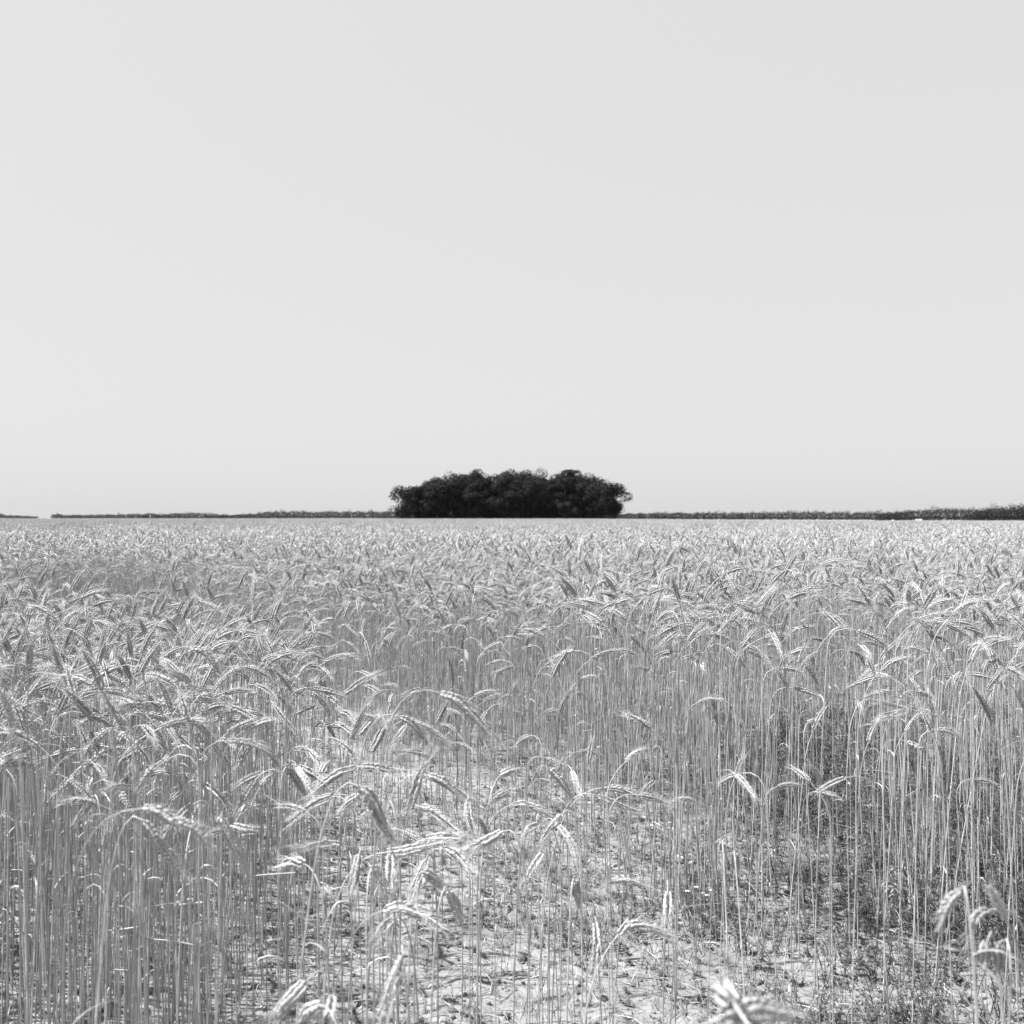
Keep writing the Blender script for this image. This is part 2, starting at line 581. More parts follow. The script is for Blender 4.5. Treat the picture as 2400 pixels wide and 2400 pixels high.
def zone(x, y):
    """0 nothing, 1 dense left clump, 2 dense far field, 3 thin stand right, 4 sparse centre"""
    z = np.zeros(x.shape, int)
    wob = 0.22 * fbm(x * 1.5, y * 1.5, 21, 2) * 2
    le = np.interp(y, LEFT_EDGE[:, 0], LEFT_EDGE[:, 1]) + wob
    wa = np.interp(x, WALL[:, 0], WALL[:, 1]) + wob
    z[(y > 1.2) & (y < wa)] = 4
    z[(y > 3.5 + 0.8 * fbm(x * 2.0, y * 0.3, 35, 2)) & (x > np.interp(y, [3.5, 4.35, 5.2, 6.4], [0.80, 0.52, 0.36, 0.08]) + 0.7 * fbm(x * 2.2 + 5, y * 1.4, 33, 3)) & (y < wa)] = 3
    z[(y > 2.3) & (x < le) & (y < 19)] = 1
    z[y >= wa] = 2
    return z

def density(x, y):
    z = zone(x, y)
    cl = fbm(x * 2.6, y * 2.6, 40, 2) + 0.5
    d = np.zeros(x.shape)
    d[z == 1] = 205
    d[z == 2] = 190
    thin = 115 * np.clip((cl - 0.36) * 5, 0.15, 1.6)
    d = np.where(z == 3, thin, d)
    # the weedy bare gap before the stalk wall on the right
    gap = np.exp(-((x - 1.75) / 0.45) ** 4 - ((y - 5.6) / 1.5) ** 4)
    d = np.where(z == 3, d * (1 - 0.95 * gap), d)
    d = np.where(z == 4, (20 + 42 * sstep(3.0, 4.8, y)) * np.clip((cl - 0.42) * 5, 0.3, 2) * (y > 2.3) * np.where((y > 6.2) & (x < -0.9), 0.0, 1.0), d)
    return d

def sample_points(y0, y1, dmax, side=1.6):
    w = 0.52 * y1 + side
    n = int((2 * w) * (y1 - y0) * dmax)
    x = nr.uniform(-w, w, n); y = nr.uniform(y0, y1, n)
    k = np.abs(x) < 0.52 * y + side
    x, y = x[k], y[k]
    k = nr.uniform(0, dmax, len(x)) < density(x, y)
    return x[k], y[k]

def wind_rot(n):
    """most ears nod to the right or the left of the view, fewer towards or away."""
    a = np.where(nr.random(n) < 0.62, nr.normal(0.0, 0.75, n), nr.normal(math.pi, 0.85, n))
    a = np.where(nr.random(n) < 0.22, nr.uniform(0, 2 * math.pi, n), a)
    return a

# ---- individual stalks traced from the photograph ------------------------------------------------
CROP = {'A': (600, 1560), 'B': (0, 1800), 'C': (600, 1800), 'D': (1200, 1800), 'E': (1800, 1800),
        'F': (1800, 1400), 'G': (0, 1400), 'H': (1200, 1400), 'I': (600, 1350)}
HEROES = [
 # crop, ear from its base to its tip (enlarged crop coordinates, 3.22 px per photo pixel), own label or None
 ('A', [(1390,205),(1500,250),(1600,340),(1700,450),(1750,540)], "long arching rye ear hanging right before the stalk wall"),
 ('A', [(670,215),(760,145),(850,90),(910,65)], "rye ear rising right with long fanned bristles at its tip"),
 ('A', [(820,150),(880,170),(940,205)], "short bristly rye ear just under the rising fan-bristled one"),
 ('A', [(720,560),(770,420),(840,280)], None), ('A', [(780,520),(850,440),(930,360)], None),
 ('A', [(865,660),(920,560),(980,450),(1030,400)], None),
 ('A', [(1080,385),(1170,430),(1250,530),(1310,610)], None), ('A', [(1190,425),(1280,460),(1370,520),(1450,580)], None),
 ('A', [(1130,450),(1080,520),(1020,600)], None), ('A', [(1365,440),(1400,360),(1450,250)], None),
 ('A', [(1420,520),(1440,420),(1470,360)], None), ('A', [(630,570),(690,620),(740,690),(780,770)], None),
 ('A', [(560,450),(630,450),(720,500)], None),
 ('A', [(760,765),(650,800),(530,880),(420,985)], "long pale rye ear sweeping down to the left, its stalk crossing another bent right"),
 ('A', [(790,757),(900,762),(1000,785),(1110,800)], "rye ear lying nearly level to the right behind the tall white-bristled one"),
 ('A', [(575,990),(480,1030),(380,1090),(280,1160)], "slender rye ear slanting down left, below the long sweeping pale ear"),
 ('A', [(780,910),(850,980),(920,1120),(980,1240),(1040,1330)], "large bright rye ear with long white bristles bending down right in the sparse patch"),
 ('A', [(770,975),(700,1030),(640,1110)], "short bright rye ear drooping left beside the large white-bristled ear"),
 ('A', [(1160,1090),(1200,950),(1240,820),(1290,710)], "dark upright rye ear standing above the sparse patch, slightly out of focus"),
 ('A', [(1290,830),(1380,860),(1470,920),(1600,1000)], "slender rye ear slanting down right from behind the dark upright ear"),
 ('A', [(1600,1010),(1600,1120),(1640,1270)], "rye ear hanging straight down at the end of the slender slanting one"),
 ('A', [(1250,1065),(1320,1090),(1400,1150),(1490,1230)], "rye ear arching right with a pale bristle crest over dark weeds"),
 ('A', [(1870,1250),(1800,1290),(1700,1340),(1570,1400)], "rye ear falling left from its bent stalk by the level near ear"),
 ('A', [(980,1410),(1100,1400),(1250,1370),(1400,1340)], "near level rye ear, dark below and bright on top, across the sparse patch"),
 ('A', [(1280,1310),(1400,1290),(1500,1290),(1600,1310)], "pale bristly rye ear lying just above the near level one"),
 ('A', [(1010,1430),(1010,1540),(1000,1670)], "rye ear hanging straight down under the near level ear"),
 ('A', [(1440,1390),(1500,1420),(1570,1490),(1620,1550)], None),
 ('A', [(780,1420),(760,1530),(730,1700)], "hairy grey rye ear hanging down in front of the thin stalks, soft in focus"),
 ('A', [(640,1355),(540,1350),(440,1360),(320,1385)], "flat pale rye ear lying level to the left among thin stalks"),
 ('A', [(370,1500),(310,1480),(240,1490),(180,1515)], "small bowed rye ear above the tilted dry straw"),
 ('A', [(1280,1470),(1240,1580),(1170,1750)], "grey rye ear hanging left, back to back with a brighter one bent right"),
 ('A', [(1265,1560),(1340,1610),(1430,1690)], "narrow rye ear bending right above the bright tasselled one"),
 ('C', [(1450,915),(1490,1000),(1520,1090),(1550,1200)], "very bright tasselled rye ear drooping at the edge of the open sand"),
 ('C', [(965,1075),(1080,1050),(1200,1090),(1310,1150),(1410,1220)], "fat near rye ear arched right with a bright back and dark beaded belly"),
 ('A', [(880,1530),(910,1550),(930,1600)], None), ('A', [(1350,740),(1280,680),(1200,650),(1120,650)], None),
 ('A', [(490,110),(520,170),(540,240)], None), ('A', [(340,180),(400,140),(440,120)], None), ('A', [(200,80),(250,110),(290,150),(330,210)], None),
 ('A', [(60,60),(80,130),(100,190)], None), ('A', [(420,200),(470,240),(520,300),(570,390)], None), ('A', [(545,230),(590,260),(625,320)], None),
 ('A', [(640,350),(690,360),(740,420)], None), ('A', [(125,280),(190,370),(280,480)], None), ('A', [(410,640),(450,700),(480,800)], None),
 ('A', [(250,780),(330,900),(380,990)], None), ('A', [(310,760),(360,850),(410,960)], None), ('A', [(320,760),(400,800),(470,850),(530,890)], None),
 ('A', [(1800,1000),(1860,960),(1930,930)], None), ('A', [(1850,825),(1900,800),(1950,780)], None),
 ('B', [(590,40),(520,90),(460,150),(390,210)], "rye ear slanting down left from a hooked stalk at the left clump's lower rim"),
 ('B', [(690,60),(680,120),(665,190)], "twisted two-rowed rye ear hanging beside the hooked left-slanting one"),
 ('B', [(700,215),(650,300),(600,370),(560,420)], "pale tassel-like rye ear hanging down left in the lower left stalks"),
 ('B', [(1060,308),(1160,315),(1300,390),(1430,430),(1520,510),(1610,630)], "long S-bent rye ear drooping right, uppermost of the big ears at lower left"),
 ('B', [(1090,400),(1150,470),(1210,570),(1280,660),(1400,810)], "long rye ear with glinting grains drooping right, middle of the big ears at lower left"),
 ('B', [(1660,360),(1700,460),(1760,570),(1850,770)], "dark thick rye ear hanging steeply at the right of the big lower left ears"),
 ('B', [(1540,120),(1610,170),(1680,240),(1740,320)], None), ('B', [(1230,0),(1300,60),(1350,120),(1410,190)], None),
 ('B', [(1350,195),(1310,215),(1270,275)], None), ('B', [(1810,350),(1850,300),(1930,290)], None),
 ('B', [(1750,435),(1830,450),(1920,455)], None), ('B', [(1690,460),(1620,480),(1550,510)], None),
 ('B', [(790,640),(800,540),(815,450)], None), ('B', [(920,200),(950,110),(990,20)], None), ('B', [(830,200),(820,100),(805,20)], None),
 ('B', [(1330,580),(1340,520),(1335,480)], None), ('B', [(1460,400),(1490,330),(1500,280)], None),
 ('C', [(1020,1150),(960,1210),(900,1290)], "short dark rye ear drooping left under the fat near ear"),
 ('C', [(380,1610),(280,1720),(180,1830),(90,1920)], "blurred near rye ear cut by the bottom edge, slanting down left"),
 ('C', [(490,1800),(400,1840),(320,1920)], "second blurred rye ear at the bottom edge, bowed down left"),
 ('C', [(580,1740),(560,1830),(530,1920)], None),
 ('C', [(1110,1410),(1060,1550),(1010,1700),(980,1880)], "blurred grey rye ear standing tall at the bottom edge beside the sand"),
 ('D', [(10,275),(80,265),(180,300),(300,350)], "rye ear arching right at the left end of the weedy gap"),
 ('D', [(380,345),(310,430),(240,540),(200,610)], "bright bristly rye ear twisting down left in front of the weedy gap"),
 ('D', [(230,640),(170,730),(90,870)], None), ('D', [(350,430),(400,490),(440,560),(470,640)], None),
 ('D', [(690,150),(770,150),(870,175),(980,220)], "upper of two rye ears nodding right together over the dark weeds"),
 ('D', [(645,210),(720,240),(830,290),(950,330)], "lower of two rye ears nodding right together over the dark weeds"),
 ('D', [(280,0),(340,60),(400,140),(450,230)], "curved rye ear sickle-bent right on a dark gap of stalks"),
 ('D', [(450,20),(480,90),(510,170)], None),
 ('D', [(800,1260),(860,1200),(960,1190),(1080,1220),(1210,1285)], "near rye ear arched like a bridge over the sand and weeds, bright along its back"),
 ('D', [(635,1170),(645,1300),(615,1520)], "grey rye ear hanging plumb down over pale sand, left of the bridge-shaped ear"),
 ('D', [(980,880),(880,860),(780,860),(700,875)], "low rye ear stretched level just above the weedy ground"),
 ('D', [(1175,930),(1175,1040),(1170,1160)], None), ('D', [(1590,560),(1595,630),(1600,710)], None), ('D', [(1680,640),(1690,720),(1705,800)], None),
 ('D', [(470,850),(490,960),(500,1060)], None), ('D', [(200,430),(130,460),(70,550)], None),
 ('E', [(1450,910),(1380,990),(1320,1110),(1290,1240)], "white blurred rye ear drooping left at lower right, leftmost of the near bright group"),
 ('E', [(1660,1075),(1590,1110),(1540,1200),(1490,1290)], "white blurred rye ear bent left in the middle of the near bright group at right"),
 ('E', [(1800,1140),(1740,1030),(1700,950),(1650,860)], "white blurred rye ear pointing up left, top of the near bright group at right"),
 ('E', [(1660,1290),(1640,1390),(1620,1510)], None), ('E', [(1740,1320),(1745,1450),(1740,1590)], "dark blurred rye ear hanging down, lowest of the near group at right"),
 ('D', [(1560,1890),(1720,1845),(1900,1830),(2130,1850)], "huge blurred white rye ear lying along the bottom edge at right"),
 ('D', [(1680,1790),(1620,1720),(1600,1650)], "blurred white rye ear tip poking up over the bottom edge at right"),
 ('F', [(820,775),(900,800),(970,820),(1050,840)], "dark level rye ear in the crossed bunch on the right"),
 ('F', [(1020,835),(1080,810),(1140,780)], None), ('F', [(735,880),(770,830),(830,790)], None),
 ('F', [(1000,848),(940,870),(870,890),(815,930)], "pale rye ear lying left in the crossed bunch on the right"), ('F', [(1060,895),(980,905),(900,910),(820,935)], None),
 ('F', [(1125,845),(1160,930),(1180,1010),(1210,1110)], "dark rye ear hanging steeply under the crossed bunch on the right"),
 ('F', [(1150,860),(1190,940),(1225,1040)], None), ('F', [(1035,1085),(1100,1110),(1160,1140),(1220,1175)], "rye ear pointing down right, lowest of the right stand"),
 ('F', [(675,780),(700,830),(725,880)], None), ('F', [(1515,790),(1480,870),(1450,1000)], "pale rye ear hanging left beside thick stalks near the right edge"),
 ('F', [(840,485),(880,420),(930,370),(990,310)], None), ('F', [(965,410),(1010,330),(1060,255)], None), ('F', [(1075,395),(1110,320),(1140,240)], None),
 ('F', [(1140,220),(1180,190),(1250,185),(1335,200)], "rye ear bent level to the right above the right stand"),
 ('F', [(845,375),(850,300),(865,230)], None), ('F', [(830,510),(770,545),(690,615)], None), ('F', [(855,545),(910,500),(990,465),(1070,450)], None),
 ('F', [(1085,510),(1130,470),(1185,430)], None), ('F', [(1030,480),(1070,510),(1115,560)], None), ('F', [(1260,425),(1310,480),(1380,550)], None),
 ('F', [(1390,510),(1420,580),(1440,660)], None), ('F', [(1065,595),(1100,640),(1145,695)], None), ('F', [(825,525),(800,600),(785,660)], None),
 ('F', [(665,390),(700,450),(735,525)], None), ('F', [(742,525),(748,470),(740,420)], None), ('F', [(300,400),(340,480),(370,560)], "dark rye ear hanging right above the dark weedy gap on the right"),
 ('F', [(230,380),(190,420),(150,470)], None), ('F', [(205,450),(160,500),(110,560)], None), ('F', [(180,265),(240,230),(350,215)], None),
 ('F', [(20,330),(70,280),(130,235)], None), ('F', [(1560,430),(1570,470),(1580,515)], None), ('F', [(1700,670),(1690,730),(1680,780)], None), ('F', [(1200,685),(1230,740),(1260,810)], None),
 ('G', [(800,580),(870,610),(950,670),(1035,745)], "rye ear with shining grains drooping right in the middle of the left clump"),
 ('G', [(715,650),(650,720),(575,840)], "rye ear slanting down left, meeting another in a V over the left stalks"),
 ('G', [(395,745),(450,770),(530,830)], "rye ear slanting down right, meeting another in a V over the left stalks"),
 ('G', [(1205,570),(1280,560),(1350,600),(1470,690)], None), ('G', [(1235,790),(1310,830),(1430,935)], None), ('G', [(1620,750),(1680,810),(1770,890)], None),
 ('G', [(1760,560),(1840,590),(1930,680)], None), ('G', [(1515,540),(1570,620),(1630,710)], None), ('G', [(1420,410),(1480,395),(1560,430),(1680,590)], "long rye ear bowed like a sickle on the upper rim of the left clump"),
 ('G', [(1090,1010),(1160,930),(1235,860)], None), ('G', [(950,1270),(1030,1160),(1085,1080)], None), ('G', [(1345,1010),(1400,995),(1470,1030),(1540,1070)], None),
 ('G', [(1560,1020),(1620,1120),(1690,1210),(1750,1310)], "very long rye ear hanging right from the left clump's lower edge"),
 ('G', [(1300,1110),(1380,1110),(1460,1140)], "short fat bright rye ear lying level in the left clump"), ('G', [(1930,1100),(1860,1170),(1760,1330)], None),
 ('G', [(1225,1280),(1290,1310),(1400,1440)], None), ('G', [(1555,1200),(1510,1290),(1440,1400)], "bright feathery rye ear hanging left under the very long one"),
 ('G', [(750,1125),(720,1220),(690,1360)], "rye ear with white-dotted rows hanging plumb over the lower left stalks"), ('G', [(1000,1250),(970,1330),(930,1440)], None),
 ('G', [(1660,1070),(1720,1090),(1790,1150)], None), ('G', [(305,560),(340,640),(380,740)], None), ('G', [(290,640),(310,740),(320,840)], None),
 ('G', [(250,470),(310,540),(350,640)], None), ('G', [(450,400),(440,550),(430,690)], "pale rye ear hanging plumb at the left clump's front"), ('G', [(565,380),(610,450),(665,570)], None),
 ('G', [(490,490),(530,580),(590,700)], None), ('G', [(825,215),(805,330),(795,460)], None), ('G', [(535,240),(535,310),(530,380)], None),
 ('G', [(1300,450),(1340,340),(1370,250)], None), ('G', [(1690,340),(1730,420),(1760,520)], None), ('G', [(1810,290),(1860,310),(1930,350)], None),
 ('G', [(1165,520),(1180,620),(1185,710)], None), ('G', [(1010,420),(1020,510),(1030,610)], None), ('G', [(930,255),(980,290),(1045,345)], None),
 ('G', [(110,985),(60,1020),(20,1110)], None), ('G', [(560,235),(650,215),(730,270)], None), ('G', [(560,250),(640,320),(710,460)], None),
 ('G', [(165,325),(80,335),(0,360)], None), ('G', [(1760,910),(1840,895),(1930,890)], None),
 ('H', [(1720,340),(1800,375),(1910,460)], None), ('H', [(1630,220),(1650,300),(1670,370)], None), ('H', [(1465,290),(1475,370),(1485,460)], None),
 ('H', [(1605,260),(1600,350),(1600,430)], None), ('H', [(1740,85),(1650,170),(1560,270)], "pale rye ear with trailing bristles slanting down left on the right of the stalk wall"),
 ('H', [(1130,290),(1190,255),(1280,225)], None), ('H', [(1210,270),(1260,310),(1310,360)], None),
 ('H', [(1090,90),(1045,150),(1030,270)], None), ('H', [(250,515),(290,490),(340,478)], None), ('H', [(30,230),(28,290),(32,350)], None), ('H', [(190,245),(180,300),(172,350)], None),
 ('I', [(685,375),(720,405),(755,440)], None), ('I', [(620,505),(570,545),(520,595)], None), ('I', [(685,495),(730,530),(785,585)], None),
 ('I', [(205,440),(240,490),(260,580)], None), ('I', [(130,490),(170,520),(225,565)], None), ('I', [(35,625),(120,640),(210,690)], None),
 ('I', [(320,690),(380,645),(455,630)], None), ('I', [(462,730),(468,660),(472,590)], None), ('I', [(800,460),(805,400),(810,335)], None), ('I', [(1465,230),(1465,290),(1470,360)], None),
]

def px_point(px, py, d):
    return np.array([(px - 1200) / FPX * d, d, EYE - (py - HOR) / FPX * d])

def attitude(p):
    dx, dy = p[-1][0] - p[0][0], p[-1][1] - p[0][1]
    a = math.degrees(math.atan2(dy, dx))            # image y grows downwards
    if -30 < a <= 15: return "level rightwards"
    if 15 < a <= 58: return "slanting down right"
    if 58 < a <= 122: return "hanging straight down"
    if 122 < a <= 165: return "slanting down left"
    if a > 165 or a <= -150: return "level leftwards"
    if -150 < a <= -110: return "pointing up left"
    if -110 < a <= -75: return "standing upright"
    return "rising right"

ZONE_OF = {'A': "in the sparse middle", 'B': "low in left clump", 'C': "at bottom edge", 'D': "beside weedy gap",
           'E': "at lower right corner", 'F': "in thin right stand", 'G': "atop left clump",
           'H': "before right stalk wall", 'I': "before left stalk wall"}

hero_feet = []
pending = {}
def add_rye(root_loc, meshes, label, group, rz=0.0, sc=1.0):
    st, ea, aw, lv = meshes
    root = bpy.data.objects.new("rye_stalk", None)
    root.empty_display_size = 0.05
    COL.objects.link(root)
    root.location = root_loc
    root.rotation_euler = (0, 0, rz)
    root.scale = (sc, sc, sc)
    tag(root, label, "rye stalk", group)
    link("stem", st, root)
    e = link("ear", ea, root)
    a = link("bristles", aw, e); a["kind"] = "stuff"
    for l in lv: link("leaf", l, root)
    return root

def hero(k, crop, pts, label):
    rr = random.Random(1000 + k)
    ox, oy = CROP[crop]
    p = [(ox + x / 3.22, oy + y / 3.22) for x, y in pts]
    lp = sum(math.dist(p[i], p[i + 1]) for i in range(len(p) - 1))
    ym = sum(q[1] for q in p) / len(p)
    L0 = rr.uniform(0.105, 0.135)
    d = L0 * FPX / lp
    zmin = {'F': 0.72, 'H': 0.80, 'D': 0.70, 'I': 0.85}.get(crop, 0.84)
    if crop == 'D' and pts[0] == (980, 880): zmin = 0.30
    d = min(d, (EYE - zmin) * FPX / (ym - HOR))
    d = max(d, (EYE - 1.22) * FPX / (ym - HOR))
    if crop in 'HI': d = min(max(d, 4.2), 6.4)
    if crop == 'E': d = 1.35
    if crop == 'D' and pts[0][1] > 1700: d = 0.9
    ext = math.sqrt(max(0.0, L0 ** 2 - (lp * d / FPX) ** 2)) * (0.25 if d < 1.4 else 0.8) * rr.choice((-1, -1, 1))
    n = len(p)
    W = [px_point(q[0], q[1], d + ext * (i / (n - 1) - 0.5)) for i, q in enumerate(p)]
    E = smooth_curve(W, 26)
    T0 = nrm(E[2] - E[0])
    base = E[0]
    down = max(0.0, -T0[2])
    foot = np.array([base[0] - T0[0] * 0.12 + rr.gauss(0, 0.025), base[1] - T0[1] * 0.1 + rr.gauss(0, 0.04), 0])
    foot[2] = float(ground_z(foot[0], foot[1])) - 0.02
    h = base[2] - foot[2]
    k1 = foot + np.array([0, 0, 0.62 * h])
    kk = 0.16 if down < 0.5 else 0.10
    k2 = base - T0 * kk * max(1, h)
    if T0[2] < -0.8: k2 = k2 + np.array([rr.choice((-0.05, 0.05)), 0.0, 0.0])
    t = np.linspace(0, 1, 60)[:, None]
    S = (1 - t) ** 3 * foot + 3 * (1 - t) ** 2 * t * k1 + 3 * (1 - t) * t * t * k2 + t ** 3 * base
    loc = foot.copy()
    st, ea, aw = MB(), MB(), MB()
    Q = np.vstack([resample(S[:-24], 7)[:-1], resample(S[-24:], 10)]) - loc
    Q, rad = add_nodes(Q, np.linspace(0.0021, 0.0012, len(Q)), (0.2 + rr.uniform(-0.05, 0.05), 0.44, 0.7))
    st.tube(Q, rad, 5, cap=False)
    build_ear(ea, aw, E - loc, 2, rr, fat=rr.uniform(1.12, 1.3) if crop in 'ACD' else (0.85 if crop == 'E' else rr.uniform(0.95, 1.12)), hair=rr.uniform(1.3, 1.8) if crop in 'ACD' and pts[0][1] < 1780 else (0.8 if crop in 'DE' else 1.1))
    lv = []
    for q in range(rr.choice((0, 1, 1, 2))):
        lf = MB()
        pp = (S - loc)[int(60 * rr.uniform(0.2, 0.72))]
        dry_leaf(lf, pp, rr.uniform(0, 6.28), rr.uniform(0.05, 0.15), rr.uniform(0.004, 0.008), rr, rr.uniform(1.2, 4.0))
        lv.append(lf.mesh("leaf", M_LEAF))
    root = add_rye(loc, (st.mesh("stem", M_STEM), ea.mesh("ear", M_PALE_EAR if crop in "ACDE" else M_EAR), aw.mesh("bristles", M_AWN), lv), label, None)
    root["group"] = "rye stalks " + ZONE_OF[crop]
    hero_feet.append((foot[0], foot[1]))
    if label is None:
        pending.setdefault((attitude(pts), ZONE_OF[crop]), []).append((p[0][0], p[0][1], root))

for k, (c, pts, lab) in enumerate(HEROES): hero(k, c, pts, lab)
ORD = ["first", "second", "third", "fourth", "fifth", "sixth", "seventh", "eighth", "ninth", "tenth", "eleventh", "twelfth", "thirteenth", "fourteenth", "fifteenth", "sixteenth", "seventeenth", "eighteenth", "nineteenth", "twentieth", "twenty-first", "twenty-second", "twenty-third", "twenty-fourth"]
NUM = ["one", "two", "three", "four", "five", "six", "seven", "eight", "nine", "ten", "eleven", "twelve", "thirteen", "fourteen", "fifteen", "sixteen"]
for (att, zn), lst in pending.items():
    lst.sort(key=lambda t: t[0])
    for i, (x, y, root) in enumerate(lst):
        if len(lst) == 1: root["label"] = "only small rye ear %s %s" % (att, zn)
        else: root["label"] = "%s from left of %s rye ears %s %s" % (ORD[i], NUM[len(lst) - 1], att, zn)

# ---- the rest of the nearest stalks: individuals first, then one field of instances
N_VAR = 18
near_parts = [variant(200 + i, 2) for i in range(N_VAR)]
near_joined = [joined("rye", [(st, 0), (ea, 1), (aw, 2)] + [(l, 3) for l in lv]).mesh("rye_source", RYE_MATS) for st, ea, aw, lv in near_parts]
part_meshes = [(st.mesh("stem", M_STEM), ea.mesh("ear", M_EAR), aw.mesh("bristles", M_AWN), [l.mesh("leaf", M_LEAF) for l in lv]) for st, ea, aw, lv in near_parts]

x, y = sample_points(1.75, 13.0, 210, 1.2)
zz = zone(x, y)
vis = (np.abs(x) < 0.495 * y)
order = np.argsort(np.where(vis, y, y + 1000))
N_IND = 300 - len(HEROES)
rz = wind_rot(len(x)); sc = np.clip(nr.normal(1.0, 0.05, len(x)), 0.80, 1.12)
sc = np.where(zz == 3, sc * np.where(x < 1.6, nr.uniform(1.07, 1.15, len(x)), nr.uniform(0.98, 1.08, len(x))), np.where(zz == 4, sc * np.where(y > 4.6, nr.uniform(0.90, 1.03, len(x)), nr.uniform(0.74, 1.0, len(x))), sc))
short = nr.random(len(x)) < np.where((zz == 1) & (y < 3.2), 0.0, 0.05)
sc = np.where(short, sc * nr.uniform(0.72, 0.92, len(x)), sc)
pk = nr.integers(0, N_VAR, len(x))
gz = ground_z(x, y) - 0.01
Z_WHERE = {1: "in dense left clump", 3: "among weeds on right", 4: "over sand in sparse middle", 2: "in stalk wall's front row"}
necks = []
for i in range(N_VAR):
    r_ = random.Random(200 + i); r_.gauss(0, 1); necks.append(pick_neck(r_)[0])
ind = set(order[:N_IND].tolist())
filled = {}
for i in order[:N_IND]:
    z = int(zz[i]); nk = necks[pk[i]]
    side = "right" if math.cos(rz[i]) > 0 else "left"
    post = "held upright" if nk < 0.75 else ("nodding %s" % side if nk < 1.6 else "hooked %s" % side)
    size = "short" if sc[i] < 0.86 else ("tall" if sc[i] > 1.04 else "middling")
    rank = "in front" if y[i] < 2.55 else "further in"
    root = add_rye((x[i], y[i], gz[i]), part_meshes[pk[i]], None, "rye stalks " + Z_WHERE[z], rz[i], sc[i])
    filled.setdefault((size, post, Z_WHERE[z], rank), []).append((x[i] / y[i], root))
for (size, post, w, rank), lst in filled.items():
    lst.sort(key=lambda t: t[0])
    for i, (u, root) in enumerate(lst):
        if len(lst) == 1: root["label"] = "only %s rye stalk %s, %s, %s" % (size, post, w, rank)
        elif i < len(ORD): root["label"] = "%s from left, %s rye stalk %s, %s, %s" % (ORD[i], size, post, w, rank)
        else: root["label"] = "%s rye stalk %s, %s, %s, towards the clump's edge" % (size, post, w, rank)

keep = np.array([i not in ind for i in range(len(x))])
tl = nr.normal(0, 0.045, (len(x), 2))
c_near = proto_collection("rye_near", near_joined)
n1 = keep.sum()
rot_near = np.stack([tl[keep, 0], tl[keep, 1], rz[keep]], 1)

mid_meshes = [joined("rye", [(st, 0), (ea, 1), (aw, 2)] + [(l, 3) for l in lv]).mesh("rye_source", RYE_MATS)
              for st, ea, aw, lv in [variant(400 + i, 1) for i in range(20)]]
far_parts = [variant(600 + i, 0) for i in range(30)]

def tile_mesh(seed, w=1.6, dens=140):
    rr = random.Random(seed)
    big_v, big_f, big_m = [], [], []
    src = []
    for st, ea, aw, lv in far_parts:
        b = joined("t", [(st, 0), (ea, 1), (aw, 2)])
        src.append((np.array(b.v), b.f, b.m))
    o = 0
    for k in range(int(w * w * dens)):
        v, f, m = rr.choice(src)
        a = rr.gauss(0, 0.8) if rr.random() < 0.6 else rr.gauss(math.pi, 0.9)
        s = min(max(rr.gauss(1.0, 0.06), 0.8), 1.14)
        ca, sa = math.cos(a), math.sin(a)
        q = v * s
        q = np.stack([q[:, 0] * ca - q[:, 1] * sa + rr.uniform(-w / 2, w / 2), q[:, 0] * sa + q[:, 1] * ca + rr.uniform(-w / 2, w / 2), q[:, 2]], 1)
        big_v.append(q); big_f += [tuple(i + o for i in ff) for ff in f]; big_m += m
        o += len(q)
    me = bpy.data.meshes.new("rye_tile_source")
    me.from_pydata(np.vstack(big_v).tolist(), [], big_f)
    for mm in RYE_MATS[:3]: me.materials.append(mm)
    me.polygons.foreach_set("material_index", big_m)
    me.update()
    return me

tiles = [tile_mesh(50 + i) for i in range(5)]
c_field = proto_collection("rye_field_source", near_joined + mid_meshes + tiles)
pos, rot, scl, idx = [], [], [], []
pos.append(np.stack([x[keep], y[keep], gz[keep]], 1)); rot.append(rot_near); scl.append(sc[keep]); idx.append(pk[keep])
# middle distance: simpler stalks one by one
x2, y2 = sample_points(13.0, 27.0, 192, 2.0)
n2 = len(x2)
hm = 1 + 0.09 * fbm(x2 * 0.35, y2 * 0.35, 77, 3)
pos.append(np.stack([x2, y2, terrain(x2, y2) - 0.01], 1))
rot.append(np.stack([nr.normal(0, 0.035, n2), nr.normal(0, 0.035, n2), wind_rot(n2)], 1))
scl.append(np.clip(nr.normal(1.0, 0.075, n2), 0.75, 1.16) * hm)
idx.append(nr.integers(N_VAR, N_VAR + 20, n2))
# far: square patches of stalks, turned at random and overlapping
T = []
yy = 27.0 + 0.7
while yy < 330:
    st_ = 1.45 if yy < 120 else 1.7
    w = 0.52 * yy + 4
    xs = np.arange(-w, w, st_)
    T.append(np.stack([xs + nr.uniform(-0.3, 0.3, len(xs)), yy + nr.uniform(-0.3, 0.3, len(xs))], 1))
    yy += st_ if yy < 120 else 2.2
T = np.vstack(T)
k = ~((T[:, 1] > 258) & (T[:, 1] < 306) & (np.abs(T[:, 0]) < 30))      # none inside the grove
T = T[k]
n3 = len(T)
hm = 1 + 0.10 * fbm(T[:, 0] * 0.12, T[:, 1] * 0.12, 78, 3)
pos.append(np.stack([T[:, 0], T[:, 1], terrain(T[:, 0], T[:, 1]) - 0.02], 1))
rot.append(np.stack([np.zeros(n3), np.zeros(n3), nr.normal(0, 0.35, n3) + np.where(nr.random(n3) < 0.3, math.pi, 0)], 1))
scl.append(nr.uniform(0.95, 1.06, n3) * hm)
idx.append(nr.integers(N_VAR + 20, N_VAR + 25, n3))
